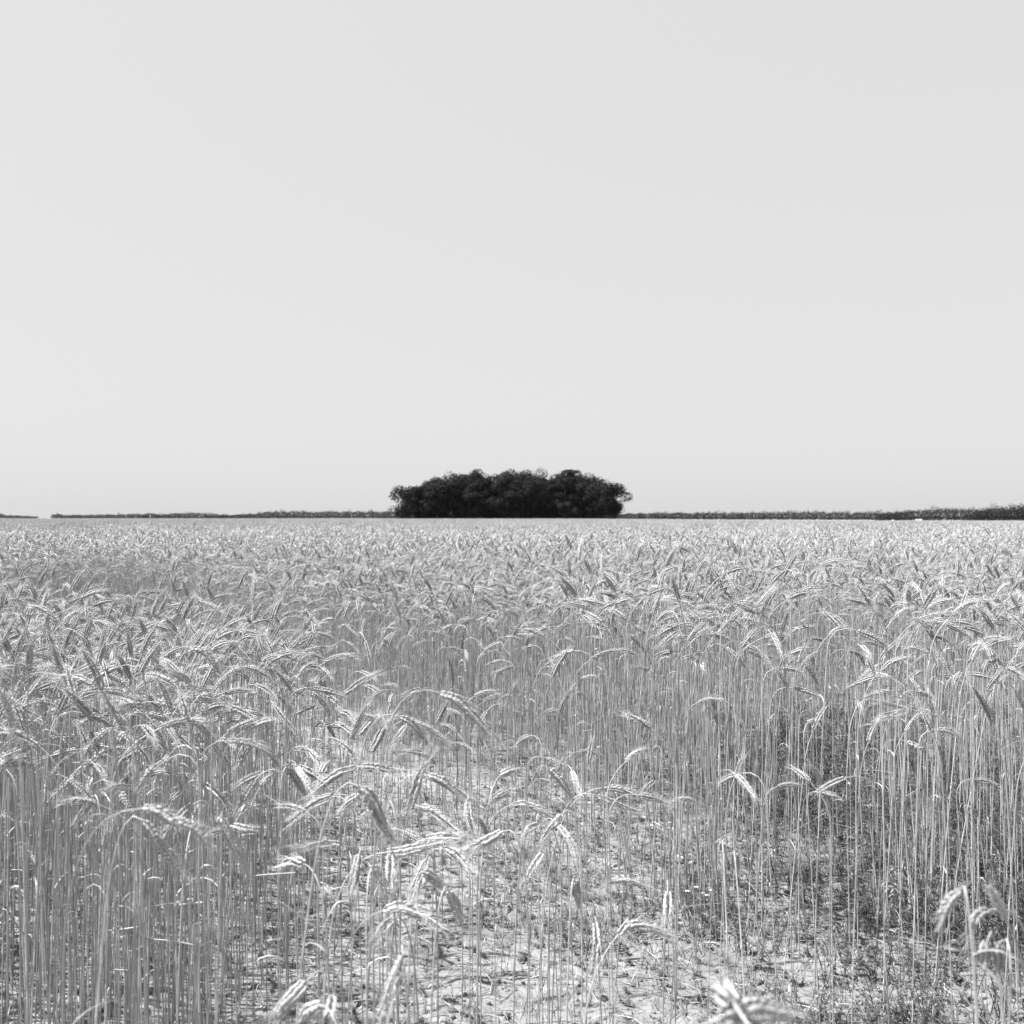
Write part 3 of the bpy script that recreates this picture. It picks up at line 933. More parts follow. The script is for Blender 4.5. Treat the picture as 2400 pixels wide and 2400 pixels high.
scatter("rye_field", c_field, np.vstack(pos), np.vstack(rot), np.concatenate(scl), np.concatenate(idx),
        "vast field of ripening bearded rye reaching to the horizon")

# far field beyond the last patches: one uneven canopy
def canopy():
    ys = np.concatenate([[326.0], 326 + np.cumsum(np.linspace(3, 14, 70))])
    us = np.linspace(-0.62, 0.62, 170)
    U, Y = np.meshgrid(us, ys)
    X = U * Y
    Z = terrain(X, Y) + 1.02 + 0.22 * fbm(X * 0.4, Y * 0.4, 90, 2)
    V = np.stack([X, Y, Z], -1)
    low = V[:1].copy(); low[..., 2] -= 1.2
    V = np.concatenate([low, V], 0)
    ny, nx = V.shape[:2]
    i = (np.arange(ny - 1)[:, None] * nx + np.arange(nx - 1)[None, :]).reshape(-1)
    me = bpy.data.meshes.new("distant_rye")
    me.from_pydata(V.reshape(-1, 3).tolist(), [], np.stack([i, i + 1, i + nx + 1, i + nx], 1).tolist())
    me.materials.append(plant_mat("distant_rye", 0.27, 0.0, 0.9, 0.1, 0.0, 0.6, 0.15))
    return me
tag(link("distant_rye", canopy()), "far end of the rye field before the woods", kind="stuff")

# ------------------------------------------------------------------ weeds, clods and straw on the open ground
def tuft(seed, n, hmin, hmax, w, mat):
    rr = random.Random(seed); mb = MB()
    for k in range(n):
        az = rr.gauss(math.pi, 1.1)
        L = rr.uniform(hmin, hmax); ang = rr.uniform(0.7, 1.5)
        p = np.array([rr.gauss(0, 0.012), rr.gauss(0, 0.012), -0.005])
        d = np.array([math.cos(az), math.sin(az), 0])
        P = [p]
        for i in range(4):
            p = p + (d * math.cos(ang) + np.array([0, 0, math.sin(ang)])) * L / 4
            ang -= rr.uniform(0.05, 0.5); P.append(p)
        mb.ribbon(P, w * rr.uniform(0.6, 1.3), np.cross(d, [0, 0, 1.0]), 0.3, rr.uniform(-1, 1))
    return mb.mesh("weed_source", mat)

def herb(seed, h, leaves, lw, mat):
    rr = random.Random(seed); mb = MB()
    for b in range(rr.choice((1, 2, 3))):
        az = rr.uniform(0, 6.28); le = rr.uniform(0.05, 0.5)
        hh = h * rr.uniform(0.6, 1.0)
        P = [np.array([math.cos(az) * le * hh * t ** 1.3, math.sin(az) * le * hh * t ** 1.3, hh * t - 0.01]) for t in np.linspace(0, 1, 5)]
        mb.tube(P, np.linspace(0.0012, 0.0006, 5), 3)
        for k in range(leaves):
            t = rr.uniform(0.15, 1); q = np.array([np.interp(t, np.linspace(0, 1, 5), [p[j] for p in P]) for j in range(3)])
            a = rr.uniform(0, 6.28); d = np.array([math.cos(a), math.sin(a), 0]); L = rr.uniform(0.5, 1.2) * lw * 3
            e = rr.uniform(-0.3, 0.9)
            LP = [q + d * L * s * math.cos(e) + np.array([0, 0, L * s * math.sin(e) - 0.3 * L * s * s]) for s in (0, 0.35, 0.7, 1)]
            mb.ribbon(LP, lw * rr.uniform(0.7, 1.2), np.cross(d, [0, 0, 1.0]), 0.25)
    return mb.mesh("weed_source", mat)

weed_src = [tuft(1, 10, 0.05, 0.13, 0.0026, M_WEED), tuft(2, 12, 0.04, 0.16, 0.0024, M_WEED2), tuft(3, 8, 0.06, 0.2, 0.003, M_WEED2),
            herb(4, 0.12, 10, 0.006, M_WEED), herb(5, 0.2, 14, 0.005, M_WEED), herb(6, 0.16, 14, 0.006, M_WEED2), herb(7, 0.26, 14, 0.007, M_WEED),
            herb(8, 0.05, 12, 0.008, M_WEED), herb(9, 0.07, 14, 0.007, M_WEED2)]
c_weed = proto_collection("weed_source", weed_src)

def open_points(n, y0, y1, x0, x1):
    x = nr.uniform(x0, x1, n); y = nr.uniform(y0, y1, n)
    k = np.abs(x) < 0.53 * y + 0.5
    return x[k], y[k]

wx, wy = open_points(56000, 2.5, 8.8, -3.5, 4.8)
zz2 = zone(wx, wy)
cl = fbm(wx * 2.0, wy * 2.0, 60, 3) + 0.5
pr = sstep(-0.6, 1.0, wx + 0.10 * (wy - 3) + (cl - 0.5) * 2.2)               # weeds thicken to the right
patch = np.clip((cl - 0.40) * 5.0, 0, 1)
prob = np.where((zz2 == 3) | (zz2 == 4), 0.22 + 0.60 * pr * (0.25 + 0.75 * patch) + 0.45 * patch, np.where(zz2 == 2, 0.25 * (wy < 8.2), 0.55))  # weeds thickened inside the left clump stand in for shade on its ground
shade = np.exp(-((wx - 1.9) / 0.8) ** 2 - ((wy - 5.7) / 1.4) ** 2)  # denser weeds here, partly standing for shadow in the weedy gap
prob = np.maximum(prob, 0.8 * shade * (zz2 != 1))
k = nr.random(len(wx)) < prob
wx, wy = wx[k], wy[k]
nw = len(wx)
scatter("weeds", c_weed, np.stack([wx, wy, ground_z(wx, wy)], 1), np.stack([nr.normal(0, 0.12, nw), nr.normal(0, 0.12, nw), nr.normal(0, 0.9, nw)], 1),
        nr.uniform(0.4, 1.1, nw) * (0.62 + 0.5 * np.clip(wx + 0.1, 0, 1.6)), nr.choice(len(weed_src), nw, p=np.array([8, 4, 3, 3, 2.5, 1.5, 2.2, 3, 1.5]) / 28.7), "low dark weeds and grass tufts on the thin ground, added in left clump as shade")

def clod(seed):
    rr = random.Random(seed); mb = MB()
    g = (1 + 5 ** 0.5) / 2
    vs = [(-1, g, 0), (1, g, 0), (-1, -g, 0), (1, -g, 0), (0, -1, g), (0, 1, g), (0, -1, -g), (0, 1, -g), (g, 0, -1), (g, 0, 1), (-g, 0, -1), (-g, 0, 1)]
    fs = [(0, 11, 5), (0, 5, 1), (0, 1, 7), (0, 7, 10), (0, 10, 11), (1, 5, 9), (5, 11, 4), (11, 10, 2), (10, 7, 6), (7, 1, 8), (3, 9, 4), (3, 4, 2), (3, 2, 6), (3, 6, 8), (3, 8, 9), (4, 9, 5), (2, 4, 11), (6, 2, 10), (8, 6, 7), (9, 8, 1)]
    for v in vs:
        s = rr.uniform(0.6, 1.15) / 1.9
        mb.v.append(np.array([v[0] * s * 1.1, v[1] * s, v[2] * s * 0.7]))
    for f in fs: mb.face(*f)
    return mb.mesh("clod_source", M_CLOD)
c_clod = proto_collection("clod_source", [clod(i) for i in range(6)])
cx, cyy = open_points(22000, 2.5, 8.0, -3.2, 4.2)
k = zone(cx, cyy) != 2
cx, cyy = cx[k], cyy[k]; nc = len(cx)
scatter("soil_clods", c_clod, np.stack([cx, cyy, ground_z(cx, cyy)], 1), nr.uniform(0, 6.28, (nc, 3)),
        0.003 + 0.018 * nr.random(nc) ** 5, nr.integers(0, 6, nc), "small clods and stones lying on the sandy soil")

def straw_bit(seed):
    rr = random.Random(seed); mb = MB()
    L = rr.uniform(0.05, 0.2)
    if rr.random() < 0.75:
        P = smooth_curve([(-L / 2, 0, 0), (0, rr.uniform(-0.01, 0.01), rr.uniform(0, 0.012)), (L / 2, rr.uniform(-0.012, 0.012), 0)], 5)
        mb.tube(P, 0.0011, 4)
    else:
        P = smooth_curve([(-L / 2, 0, 0), (-L / 6, 0.012, 0.012), (L / 6, rr.uniform(-0.02, 0.02), 0.004), (L / 2, 0, 0.010)], 8)
        mb.ribbon(P, rr.uniform(0.002, 0.0045), np.array([0, 1.0, 0.2]), 0.3, rr.uniform(-2, 2))
    return mb.mesh("straw_source", M_STRAW)
c_straw = proto_collection("straw_source", [straw_bit(i) for i in range(10)])
sx, sy = open_points(30000, 2.5, 8.4, -3.4, 4.4)
zs = zone(sx, sy)
k = nr.random(len(sx)) < np.where(zs == 4, 0.42 + 0.5 * np.clip((fbm(sx * 1.7, sy * 1.7, 71, 2) + 0.1) * 3, 0, 1), np.where(zs == 3, 0.5, 0.2))
sx, sy = sx[k], sy[k]; ns = len(sx)
scatter("straw_litter", c_straw, np.stack([sx, sy, ground_z(sx, sy) + np.where(nr.random(ns) < 0.25, nr.uniform(0.01, 0.08, ns), 0.004)], 1),
        np.stack([nr.normal(0, 0.12, ns), nr.normal(0, 0.22, ns), nr.uniform(0, 6.28, ns)], 1), nr.uniform(0.6, 1.3, ns), nr.integers(0, 10, ns),
        "bits of dry straw and withered leaf lying on the soil")
# broken leaves and straws hung up between the stalks
hx, hy = open_points(5200, 1.9, 9.0, -3.6, 4.6)
zs = zone(hx, hy)
k = (zs == 1) | ((zs == 2) & (hy < 8.6)) | ((zs == 3) & (nr.random(len(hx)) < 0.35))
hx, hy = hx[k], hy[k]; nh = len(hx)
scatter("caught_straw", c_straw, np.stack([hx, hy, nr.uniform(0.1, 0.85, nh)], 1),
        np.stack([nr.normal(0, 0.3, nh), nr.normal(0, 0.5, nh), nr.uniform(0, 6.28, nh)], 1), nr.uniform(0.5, 1.1, nh), nr.integers(0, 10, nh),
        "broken dry leaf bits caught between the rye stalks")

# ---- single fallen or bent straws, one thing each
STRAWS = [
 ('E', [(0,1562),(300,1568),(575,1580),(760,1700),(1100,1920)], None, 0.0022, "long kinked straw lying across the weeds at lower right"),
 ('E', [(440,1615),(370,1720),(290,1855)], None, 0.0024, "short thick straw lying steep under the long kinked straw"),
 ('D', [(540,1525),(800,1540),(1130,1580),(1500,1700)], None, 0.0016, "thin straw lying nearly level below the hanging grey ear"),
 ('D', [(820,1320),(930,1300),(1080,1255)], None, 0.0018, "short straw leaning under the bridge-shaped ear"),
 ('D', [(270,255),(620,290),(1070,450),(1330,600)], 4.2, 0.0016, "long dry stalk bent over the weedy gap behind two nodding ears"),
 ('C', [(0,812),(150,800),(305,790)], 2.3, 0.0022, "pale broken straw sticking out level beside the thin stalks"),
 ('B', [(1150,1293),(1300,1305),(1470,1337)], 2.5, 0.0022, "pale broken straw caught level at the left clump's foot, nearest the bare soil"),
 ('B', [(680,1548),(800,1523),(970,1526)], 2.4, 0.0022, "pale broken straw caught level low in the left clump"),
 ('B', [(815,1225),(960,1236),(1100,1285),(1220,1345)], 2.5, 0.0018, "curved straw drooping right in the left clump, crossing another"),
 ('B', [(895,1222),(1000,1205),(1105,1190)], 2.5, 0.0022, "straw rising right out of the drooping curved one"),
 ('B', [(1355,1032),(1440,1022),(1535,1014)], 2.4, 0.0026, "short bright straw stub above the dappled soil"),
 ('B', [(45,1045),(110,1160),(190,1260)], 2.4, 0.0022, "broken straw falling right at the far left stalks"),
 ('E', [(95,50),(240,290),(430,580),(620,720)], 4.2, 0.0014, "long thin straw slanting through the dark weedy gap"),
 ('E', [(160,495),(300,415),(440,335)], 4.4, 0.0016, "pale straw rising right in the dark weedy gap"),
 ('E', [(1040,215),(1100,180),(1160,145)], 3.6, 0.0018, "upper piece of a snapped stalk in the right stand"),
 ('E', [(1045,230),(1150,350),(1265,465)], 3.6, 0.0016, "hanging lower piece of a snapped stalk in the right stand"),
 ('D', [(1275,1055),(1400,1035),(1600,1020)], 3.9, 0.0016, "thin level straw before the dark foot of the right stalks"),
 ('C', [(550,925),(620,905),(690,895)], 2.6, 0.0018, "thin straw between the thin stalks behind the hairy grey ear"),
 ('C', [(760,900),(900,950),(1030,1010)], 3.4, 0.0016, "straw slanting down right behind the hairy grey ear"),
 ('C', [(115,970),(260,1060),(400,1165)], 2.6, 0.0016, "straw slanting down right in front of dark soil at the left clump's edge"),
]
for c, pts, d, r, lab in STRAWS:
    ox, oy = CROP[c]
    W = []
    for i, (a, b) in enumerate(pts):
        px, py = ox + a / 3.22, oy + b / 3.22
        dd = d if d else EYE * FPX / (py - HOR) * 0.985
        W.append(px_point(px, py, dd))
    if not d:
        for w in W: w[2] = max(w[2], float(ground_z(w[0], w[1])) + 0.012)
    P = smooth_curve(W, 14)
    loc = P[0].copy()
    mb = MB(); mb.tube(P - loc, r * 0.8, 5)
    tag(link("straw", mb.mesh("straw", M_STRAW), loc=loc), lab, "straw", "single dry straws")

# withered leaf arched over near the middle
pts = [('C', p) for p in [(500,1250),(530,1160),(570,1080),(620,1012),(710,1003)]]
W = [px_point(600 + a / 3.22, 1800 + b / 3.22, 1.9) for _, (a, b) in pts]
P = smooth_curve(W, 12); loc = P[0].copy()
mb = MB(); mb.ribbon(P - loc, 0.011, np.array([0.3, 1.0, 0.0]), 0.3, 0.8)
tag(link("withered_leaf", mb.mesh("withered_leaf", M_LEAF), loc=loc), "bright withered leaf blade arched over between the thin near stalks", "leaf")

# white-headed flowering weeds in front of the stalk wall
def flowering_weed(px, py, d, seed, label):
    rr = random.Random(seed)
    top = px_point(px, py, d)
    g = float(ground_z(top[0], d))
    root = bpy.data.objects.new("flowering_weed", None); COL.objects.link(root)
    root.location = (top[0], d, g); root.empty_display_size = 0.05
    tag(root, label, "weed", "white-headed weeds")
    h = top[2] - g
    st = MB(); heads = []
    main = [np.array([0, 0, 0.0]), np.array([rr.gauss(0, 0.01), 0, h * 0.5]), np.array([rr.gauss(0, 0.02), 0, h * 0.8])]
    st.tube(smooth_curve(main, 6), 0.0015, 4)
    for k in range(rr.choice((4, 5, 6))):
        e = np.array([rr.gauss(0, 0.045), rr.gauss(0, 0.03), h * rr.uniform(0.82, 1.03)])
        b = main[1] * 0.4 + main[2] * 0.6
        st.tube(smooth_curve([b, (b + e) / 2 + np.array([0, 0, -0.01]), e], 4), 0.0009, 3)
        heads.append(e)
    for k in range(7):
        a = rr.uniform(0, 6.28); dd = np.array([math.cos(a), math.sin(a), 0]); q = np.array([0, 0, h * rr.uniform(0.1, 0.7)])
        st.ribbon([q, q + dd * 0.02 + np.array([0, 0, 0.012]), q + dd * 0.045 + np.array([0, 0, 0.01])], 0.006, np.cross(dd, [0, 0, 1.0]))
    link("stem", st.mesh("stem", M_WEED2), root)
    for e in heads:
        f = MB()
        for k in range(9):
            a = 6.28 * k / 9 + rr.uniform(-0.2, 0.2); dd = np.array([math.cos(a), math.sin(a), 0.15])
            f.ribbon([e, e + dd * 0.006 + np.array([0, 0, 0.003]), e + dd * 0.0115], 0.006, np.cross(dd, [0, 0, 1.0]), 0.1)
        link("flower_head", f.mesh("flower_head", M_PETAL), root)
for i, (a, b, d, lab) in enumerate([(1548, 1922, 4.7, "white-flowered weed by the end of the two nodding ears, tallest of the flowering weeds"),
                                    (1590, 1925, 4.9, "white-flowered weed at the foot of the stalk wall, right of the tallest one"),
                                    (1618, 2010, 4.4, "small white-flowered weed beside the black hollow"),
                                    (1640, 2088, 4.0, "lowest white-flowered weed in front of the thin right stalks")]):
    flowering_weed(a, b, d, 70 + i, lab)

# dark seeding weeds that rise before the stalk wall
def seed_weed(pts, d, seed, label):
    rr = random.Random(seed)
    W = [px_point(a, b, d) for a, b in pts]
    foot = np.array([W[-1][0] + 0.02, d, float(ground_z(W[-1][0], d))])
    P = smooth_curve(W[::-1], 20)
    root = bpy.data.objects.new("seed_weed", None); COL.objects.link(root); root.location = foot; root.empty_display_size = 0.05
    tag(root, label, "weed", "dark seeding weeds")
    st = MB(); st.tube(smooth_curve([foot - foot, (P[0] - foot) * 0.5 + np.array([0.01, 0, 0]), P[0] - foot, P[10] - foot, P[-1] - foot], 14), np.linspace(0.0026, 0.001, 14), 4)
    link("stem", st.mesh("stem", M_DRYWEED), root)
    sd = MB()
    for q in P:
        for k in range(7):
            a = rr.uniform(0, 6.28); o = nrm(np.array([math.cos(a), math.sin(a), rr.uniform(-0.2, 0.9)]))
            sd.kernel(q - foot + o * 0.002, o, perp(o), rr.uniform(0.006, 0.012), 0.005)
    s = link("seed_spike", sd.mesh("seed_spike", M_DRYWEED), root); s["kind"] = "stuff"
seed_weed([(1094, 1452), (1086, 1490), (1083, 1520)], 5.6, 3, "dark seed spike of a dock-like weed standing before the stalk wall, right one of two")
seed_weed([(1048, 1540), (1060, 1575), (1062, 1605)], 5.5, 4, "dark seed spike of a dock-like weed leaning left, left one of two")
seed_weed([(1340, 1720), (1345, 1760), (1345, 1800)], 6.1, 5, "dark bushy seed weed at the shaded foot of the stalk wall")

# ------------------------------------------------------------------ the grove
SIL = np.array([(60, 310), (100, 275), (150, 257), (240, 244), (330, 216), (400, 192), (450, 172), (520, 158), (600, 160), (670, 132), (740, 160), (800, 170), (870, 165), (950, 126), (1000, 150), (1070, 142), (1180, 134), (1250, 150), (1330, 147), (1420, 143), (1500, 163), (1570, 168), (1620, 200), (1680, 208), (1720, 240), (1780, 275), (1830, 335), (1860, 365)], float)

def leaf_quads(C, N_, size, rg):
    """n leaf clumps: irregular quads at C, loosely facing N_."""
    n = len(C)
    nn = N_ + rg.normal(0, 0.28, (n, 3)); nn /= np.linalg.norm(nn, axis=1)[:, None]
    t = np.cross(nn, rg.normal(0, 1, (n, 3))); t /= np.linalg.norm(t, axis=1)[:, None] + 1e-9
    b = np.cross(nn, t)
    s = size[:, None]
    j = lambda: rg.uniform(0.6, 1.2, (n, 1))
    bend = nn * s * 0.18
    return np.stack([C - t * s * j() + bend, C - b * s * 0.7 * j() - bend, C + t * s * j() + bend, C + b * s * 0.7 * j() - bend], 1)

def crown_points(h, w, lowest, rg, nclump, per, ragged):
    """clumps of foliage on an uneven ellipsoid shell; returns centres, outward normals."""
    C, Nn, lim = [], [], []
    cz = (h + lowest) / 2; hz = (h - lowest) / 2
    for k in range(nclump):
        d = rg.normal(0, 1, 3); d /= np.linalg.norm(d)
        r = rg.uniform(0.45, 0.98)
        taper = 1.0 - 0.25 * max(0, d[2])
        c = np.array([d[0] * w / 2 * r * taper, d[1] * w / 2 * r * taper, cz + np.sign(d[2]) * abs(d[2]) ** 0.8 * hz * r])
        rad = rg.uniform(0.17, 0.29) * w * (1 - 0.2 * ragged)
        if c[2] + rad * 0.8 > h: c[2] = h - rad * 0.8
        lim.append(c)
        u = rg.normal(0, 1, (per, 3)); u /= np.linalg.norm(u, axis=1)[:, None]
        rr_ = rad * rg.uniform(0.74, 1.04, (per, 1)) * np.array([1, 1, 0.8])
        C.append(c + u * rr_); Nn.append(u + np.array([0, 0, 0.35]))
    return np.vstack(C), np.vstack(Nn), lim

def make_tree(name, cx_px, depth, top_px_crop, width, seed, label, cat, group, lowest=0.8, ragged=0.2, nclump=30, per=95, leaf=0.25):
    rg = np.random.default_rng(seed); rr = random.Random(seed)
    X = (cx_px - 1200) / FPX * depth
    g = float(terrain(X, depth))
    top_px = 1060 + top_px_crop / 3.22
    h = EYE + (HOR - top_px) / FPX * depth - g
    root = bpy.data.objects.new(name, None); COL.objects.link(root); root.location = (X, depth, g)
    tag(root, label, cat, group)
    C, Nn, lim = crown_points(h, width, lowest, rg, nclump, per, ragged)
    k = C[:, 2] > 0.25
    C, Nn = C[k], Nn[k]
    Q = leaf_quads(C, Nn, rg.uniform(0.5, 1.25, len(C)) * leaf, rg)
    # loose twigs of leaves that roughen the outline
    m = int(len(C) * 0.03)
    i = rg.integers(0, len(C), m)
    ex = C[i] + (C[i] - np.array([0, 0, h * 0.5])) * rg.uniform(0.02, 0.10, (m, 1)) + rg.normal(0, 0.12, (m, 3))
    Q = np.vstack([Q, leaf_quads(ex, Nn[i], rg.uniform(0.4, 0.8, m) * leaf, rg)])
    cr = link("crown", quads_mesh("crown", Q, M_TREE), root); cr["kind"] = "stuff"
    tb = MB()
    lean = np.array([rr.gauss(0, 0.3), rr.gauss(0, 0.2), 0])
    T = [np.array([0, 0, -0.2]), lean * 0.3 + np.array([0, 0, h * 0.3]), lean + np.array([0, 0, h * 0.75])]
    r0 = 0.018 * h + 0.04
    tb.tube(smooth_curve(T, 8), np.linspace(r0, r0 * 0.3, 8), 7)
    for c in rr.sample(lim, min(7, len(lim))):
        a = T[1] * 0.6 + T[2] * 0.4 * rr.uniform(0.3, 1)
        a[2] = min(a[2], max(h * 0.15, c[2] * 0.75))
        tb.tube(smooth_curve([a, (a + c) / 2 + np.array([0, 0, 0.2]), c], 5), np.linspace(r0 * 0.4, r0 * 0.12, 5), 4)
    link("trunk", tb.mesh("trunk", M_BARK), root)
    return root

def sil(cx): return float(np.interp(cx, SIL[:, 0], SIL[:, 1])) - 13.0
ROWS = [
 # depth, tree centres in enlarged crop px, how far under the outline the row's tops stay, width m
 (263, [150, 300, 400, 520, 640, 730, 815, 930, 1050, 1160, 1270, 1380, 1480, 1590, 1720], 62, 6.8, "front"),
 (274, [235, 400, 560, 720, 900, 990, 1150, 1320, 1490, 1640], 24, 8.0, "second"),
 (287, [330, 430, 530, 660, 760, 860, 955, 1075, 1180, 1330, 1420, 1530, 1610], 0, 9.0, "back"),
]
LOOK = {"front": "leafy down to the field", "second": "with a dark rounded crown", "back": "whose top breaks the grove's skyline"}
n_t = 0
for depth, xs, drop, wd, rown in ROWS:
    for i, cxp in enumerate(xs):
        n_t += 1
        px = 900 + cxp / 3.22
        dr = drop * (0.5 + 1.0 * rnd.random()) if drop else rnd.uniform(-4, 8)
        first, last = (i == 0), (i == len(xs) - 1)
        top = sil(cxp) + dr
        ragged = 0.2; w = wd * rnd.uniform(0.88, 1.15); ncl, per, low = 38, 230, 0.3
        lab = "%s tree from the left in the grove's %s row, %s" % (ORD[i], rown, LOOK[rown])
        if rown == "front" and first:
            top = sil(cxp) + 2; w = 7.6; ncl, per, low = 26, 85, 0.6; ragged = 0.8
            lab = "ragged thin-crowned tree at the grove's left end with sky showing through"
        elif rown == "front" and last:
            top = sil(cxp) - 2; w = 8.6; low = 2.0; ncl = 28
            lab = "tree at the grove's right end with boughs hanging out over the field"
        elif rown == "front" and cxp == 815:
            top = 235; w = 6.6; lab = "pale-edged rounded tree bulging forward at the middle of the grove"
        elif rown == "front" and cxp == 640:
            top = 270; w = 6.4; lab = "low rounded tree in front, left of the grove's middle"
        elif rown == "front" and cxp == 1050:
            top = 200; w = 9.0; ncl = 38; lab = "broad tree at the front of the grove just right of its middle"
        elif rown == "back" and cxp == 660:
            lab = "tree with the pointed top left of the middle of the grove's skyline"
        elif rown == "back" and cxp == 955:
            lab = "tallest tree of the grove, its tip highest at the middle"
        make_tree("grove_tree", px, depth + rnd.uniform(-3, 3), top, w, 900 + n_t, lab, "tree", "trees of the dark grove", low, ragged, ncl, per)
# saplings and brush that close the grove's foot
def brush():
    rg = np.random.default_rng(5)
    n = 9000
    u = rg.uniform(-28.5, 27.5, n); v = rg.uniform(266, 300, n)
    z = rg.uniform(0.3, 5.0, n) * (0.6 + 0.4 * vnoise(u * 0.5, v * 0.5, 3)) + terrain(u, v)
    C = np.stack([u, v, z], 1)
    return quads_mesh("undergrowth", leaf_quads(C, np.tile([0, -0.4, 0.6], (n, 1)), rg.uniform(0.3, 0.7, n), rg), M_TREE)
tag(link("undergrowth", brush()), "black brushwood closing the foot of the grove", kind="stuff")

# ------------------------------------------------------------------ distant woods
def wood(name, sil_pts, depth, seed, label, rows=4, spacing=5.0, leaf=1.0, per=60, rag=0.22, deep=50):
    rg = np.random.default_rng(seed)
    sp = np.array(sil_pts, float)
    Qs = []
    for r in range(rows):
        d = depth + deep * r / max(1, rows - 1)
        x0, x1 = (sp[0, 0] - 1200) / FPX * d, (sp[-1, 0] - 1200) / FPX * d
        n = int((x1 - x0) / spacing) + 1
        for X in np.linspace(x0, x1, n) + rg.uniform(-spacing * 0.4, spacing * 0.4, n):
            px = 1200 + X / d * FPX
            top = EYE + (HOR - np.interp(px, sp[:, 0], sp[:, 1])) / FPX * d
            g = float(terrain(X, d)) - 0.5
            h = 1.13 * (top - g) * rg.uniform(0.88, 1.04) * (1 - 0.22 * (1 - r / max(1, rows - 1))) * (1 + rg.normal(0, rag * 0.5)) 
            w = spacing * rg.uniform(1.2, 2.1)
            u = rg.normal(0, 1, (per, 3)); u /= np.linalg.norm(u, axis=1)[:, None]
            rr_ = rg.uniform(0.55, 1.0, (per, 1))
            C = np.stack([X + u[:, 0] * w / 2 * rr_[:, 0], d + u[:, 1] * w / 2 * rr_[:, 0], g + h * 0.5 + np.sign(u[:, 2]) * np.abs(u[:, 2]) ** 0.6 * h * 0.49 * rr_[:, 0]], 1)
            Qs.append(leaf_quads(C, u + np.array([0, 0, 0.3]), rg.uniform(0.6, 1.2, per) * leaf, rg))
    # leafy core between the rows: closes the wood without a flat back
    d = depth + deep * 0.5
    X0, X1 = (sp[0, 0] - 1200) / FPX * d, (sp[-1, 0] - 1200) / FPX * d
    n = int((X1 - X0) * 9 / max(1.0, leaf))
    cx_, cy_ = rg.uniform(X0, X1, n), d + rg.uniform(-deep * 0.4, deep * 0.4, n)
    tp = EYE + (HOR - np.interp(1200 + cx_ / cy_ * FPX, sp[:, 0], sp[:, 1])) / FPX * cy_
    gz_ = terrain(cx_, cy_) - 0.5
    C = np.stack([cx_, cy_, gz_ + (tp - gz_) * rg.uniform(0.0, 0.86, n)], 1)
    Qs.append(leaf_quads(C, np.tile([0, -0.8, 0.6], (n, 1)), rg.uniform(0.7, 1.3, n) * leaf, rg))
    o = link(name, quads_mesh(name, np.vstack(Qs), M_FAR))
    tag(o, label, kind="stuff")

wood("distant_wood", [(-60, 1196), (0, 1202), (12, 1207), (82, 1210)], 3600, 1, "low far wood at the left edge before the pale gap", 3, 11, 2.0, 60)
wood("distant_wood", [(126, 1204), (140, 1204), (146, 1207), (170, 1206), (210, 1207), (300, 1204), (345, 1205)], 3500, 2, "low hazy far wood right of the pale gap", 3, 11, 2.0, 60)
wood("distant_wood", [(340, 1205), (352, 1200), (365, 1205), (395, 1203), (430, 1202), (470, 1201), (500, 1203), (525, 1207)], 2300, 3, "bumpy line of single tree tops on the left horizon", 3, 9, 1.4, 70, 0.3)
wood("distant_wood", [(520, 1208), (600, 1203), (640, 1198), (720, 1197), (800, 1198), (960, 1197)], 2500, 4, "even far wood running up to the left of the grove", 4, 9, 1.5, 70)
wood("distant_wood", [(1440, 1204), (1500, 1202), (1600, 1200), (1750, 1200), (1900, 1198), (2000, 1199), (2080, 1200), (2120, 1198)], 1800, 5, "long even far wood right of the grove", 4, 7, 1.1, 70)
wood("distant_wood", [(2060, 1202), (2100, 1198), (2150, 1193), (2210, 1189), (2290, 1191.5), (2360, 1191), (2460, 1190)], 1250, 6, "higher wooded rise on the right horizon", 5, 6, 0.9, 80, 0.12, 60)
wood("distant_wood", [(2280, 1204), (2310, 1193), (2340, 1185), (2360, 1183), (2380, 1180), (2400, 1183), (2480, 1181)], 480, 7, "dark nearer wood at the right edge", 5, 3.6, 0.5, 110, 0.15, 40)

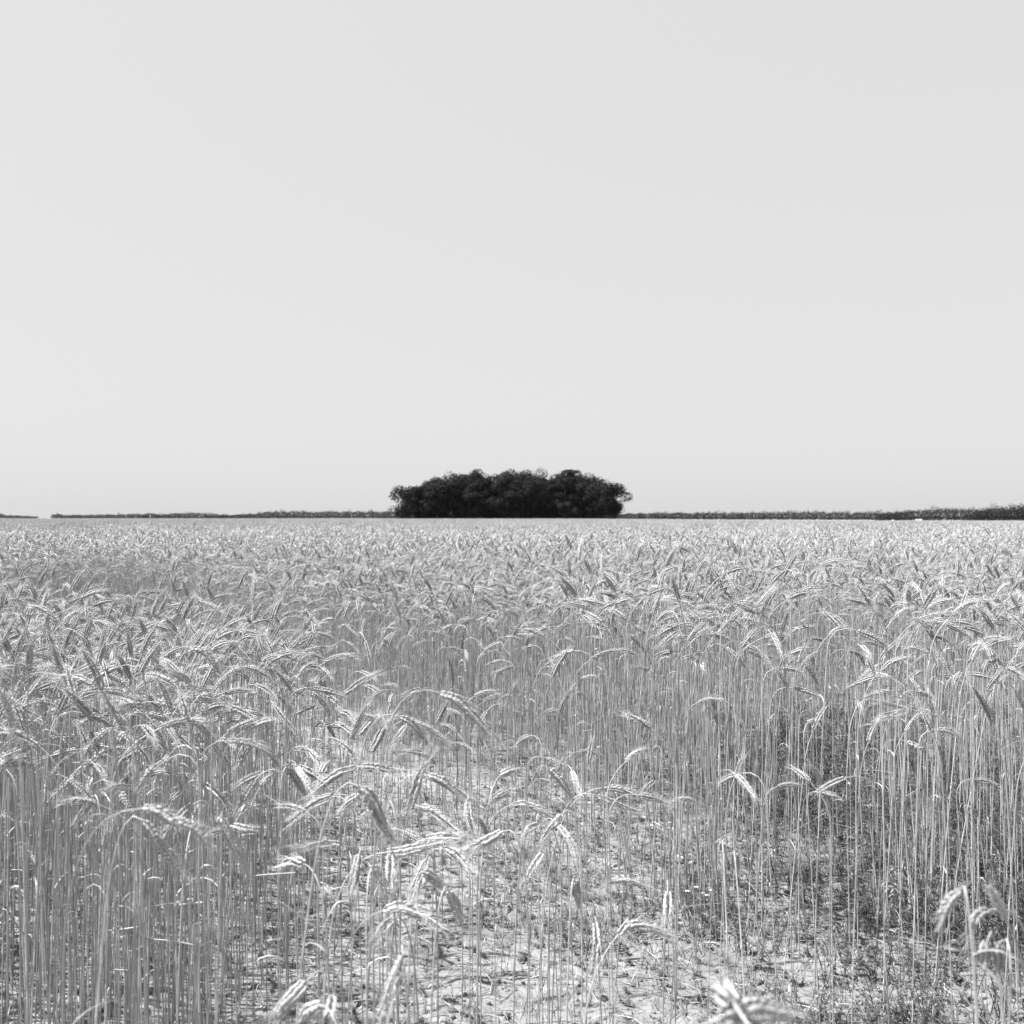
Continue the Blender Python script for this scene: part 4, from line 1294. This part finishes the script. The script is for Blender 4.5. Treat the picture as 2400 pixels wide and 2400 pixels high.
# pale wrapped bales and a lone pale object in bale shape, before the far wood
def bale(px, py, d, label):
    X = (px - 1200) / FPX * d
    g = float(terrain(X, d))
    zc = EYE - (py - HOR) / FPX * d
    root = bpy.data.objects.new("wrapped_bale", None); COL.objects.link(root); root.location = (X, d, zc - 0.85)
    tag(root, label, "bale", "white bales at the wood's edge")
    mb = MB(); n = 14
    for yy_, rr_ in ((-0.75, 0.72), (-0.68, 0.85), (0.68, 0.85), (0.75, 0.72)):
        for k in range(n):
            a = 6.283 * k / n
            mb.v.append(np.array([math.cos(a) * rr_, yy_, 0.85 + math.sin(a) * rr_]))
    for j in range(3):
        for k in range(n):
            k2 = (k + 1) % n
            mb.face(j * n + k, j * n + k2, (j + 1) * n + k2, (j + 1) * n + k)
    mb.face(*range(n)); mb.face(*range(4 * n - 1, 3 * n - 1, -1))
    link("body", mb.mesh("body", M_FILM), root)
    b2 = MB()
    for yy_ in (-0.2, 0.2):
        for k in range(n):
            a = 6.283 * k / n
            b2.v.append(np.array([math.cos(a) * 0.858, yy_, 0.85 + math.sin(a) * 0.858]))
    for k in range(n): b2.face(k, (k + 1) % n, n + (k + 1) % n, n + k)
    link("film_band", b2.mesh("film_band", M_NET), root)
bale(2149.5, 1219.0, 850, "leftmost of three tiny white bales before the far wood")
bale(2154.5, 1219.0, 850, "middle one of three tiny white bales before the far wood")
bale(2159.0, 1218.5, 850, "rightmost of three tiny white bales before the far wood")
bale(2093, 1221, 800, "single tiny pale object left of the three bales, shaped as a bale")

# ------------------------------------------------------------------ haze: the air over the plain
me = bpy.data.meshes.new("haze")
x0, x1, y0, y1, z0, z1 = -4400, 4400, -160, 4400, -3.6, 30.0
me.from_pydata([(x0, y0, z0), (x1, y0, z0), (x1, y1, z0), (x0, y1, z0), (x0, y0, z1), (x1, y0, z1), (x1, y1, z1), (x0, y1, z1)], [],
               [(3, 2, 1, 0), (4, 5, 6, 7), (0, 1, 5, 4), (1, 2, 6, 5), (2, 3, 7, 6), (3, 0, 4, 7)])
hm_ = bpy.data.materials.new("haze"); hm_.use_nodes = True
nt = hm_.node_tree
for n_ in list(nt.nodes):
    if n_.type == 'BSDF_PRINCIPLED': nt.nodes.remove(n_)
pv = nt.nodes.new("ShaderNodeVolumePrincipled")
pv.inputs["Color"].default_value = (0.48, 0.48, 0.48, 1)
pv.inputs["Density"].default_value = 0.000026
nt.links.new(pv.outputs[0], nt.nodes["Material Output"].inputs["Volume"])
me.materials.append(hm_)
tag(link("haze", me), "thin pale air over the plain", kind="stuff")
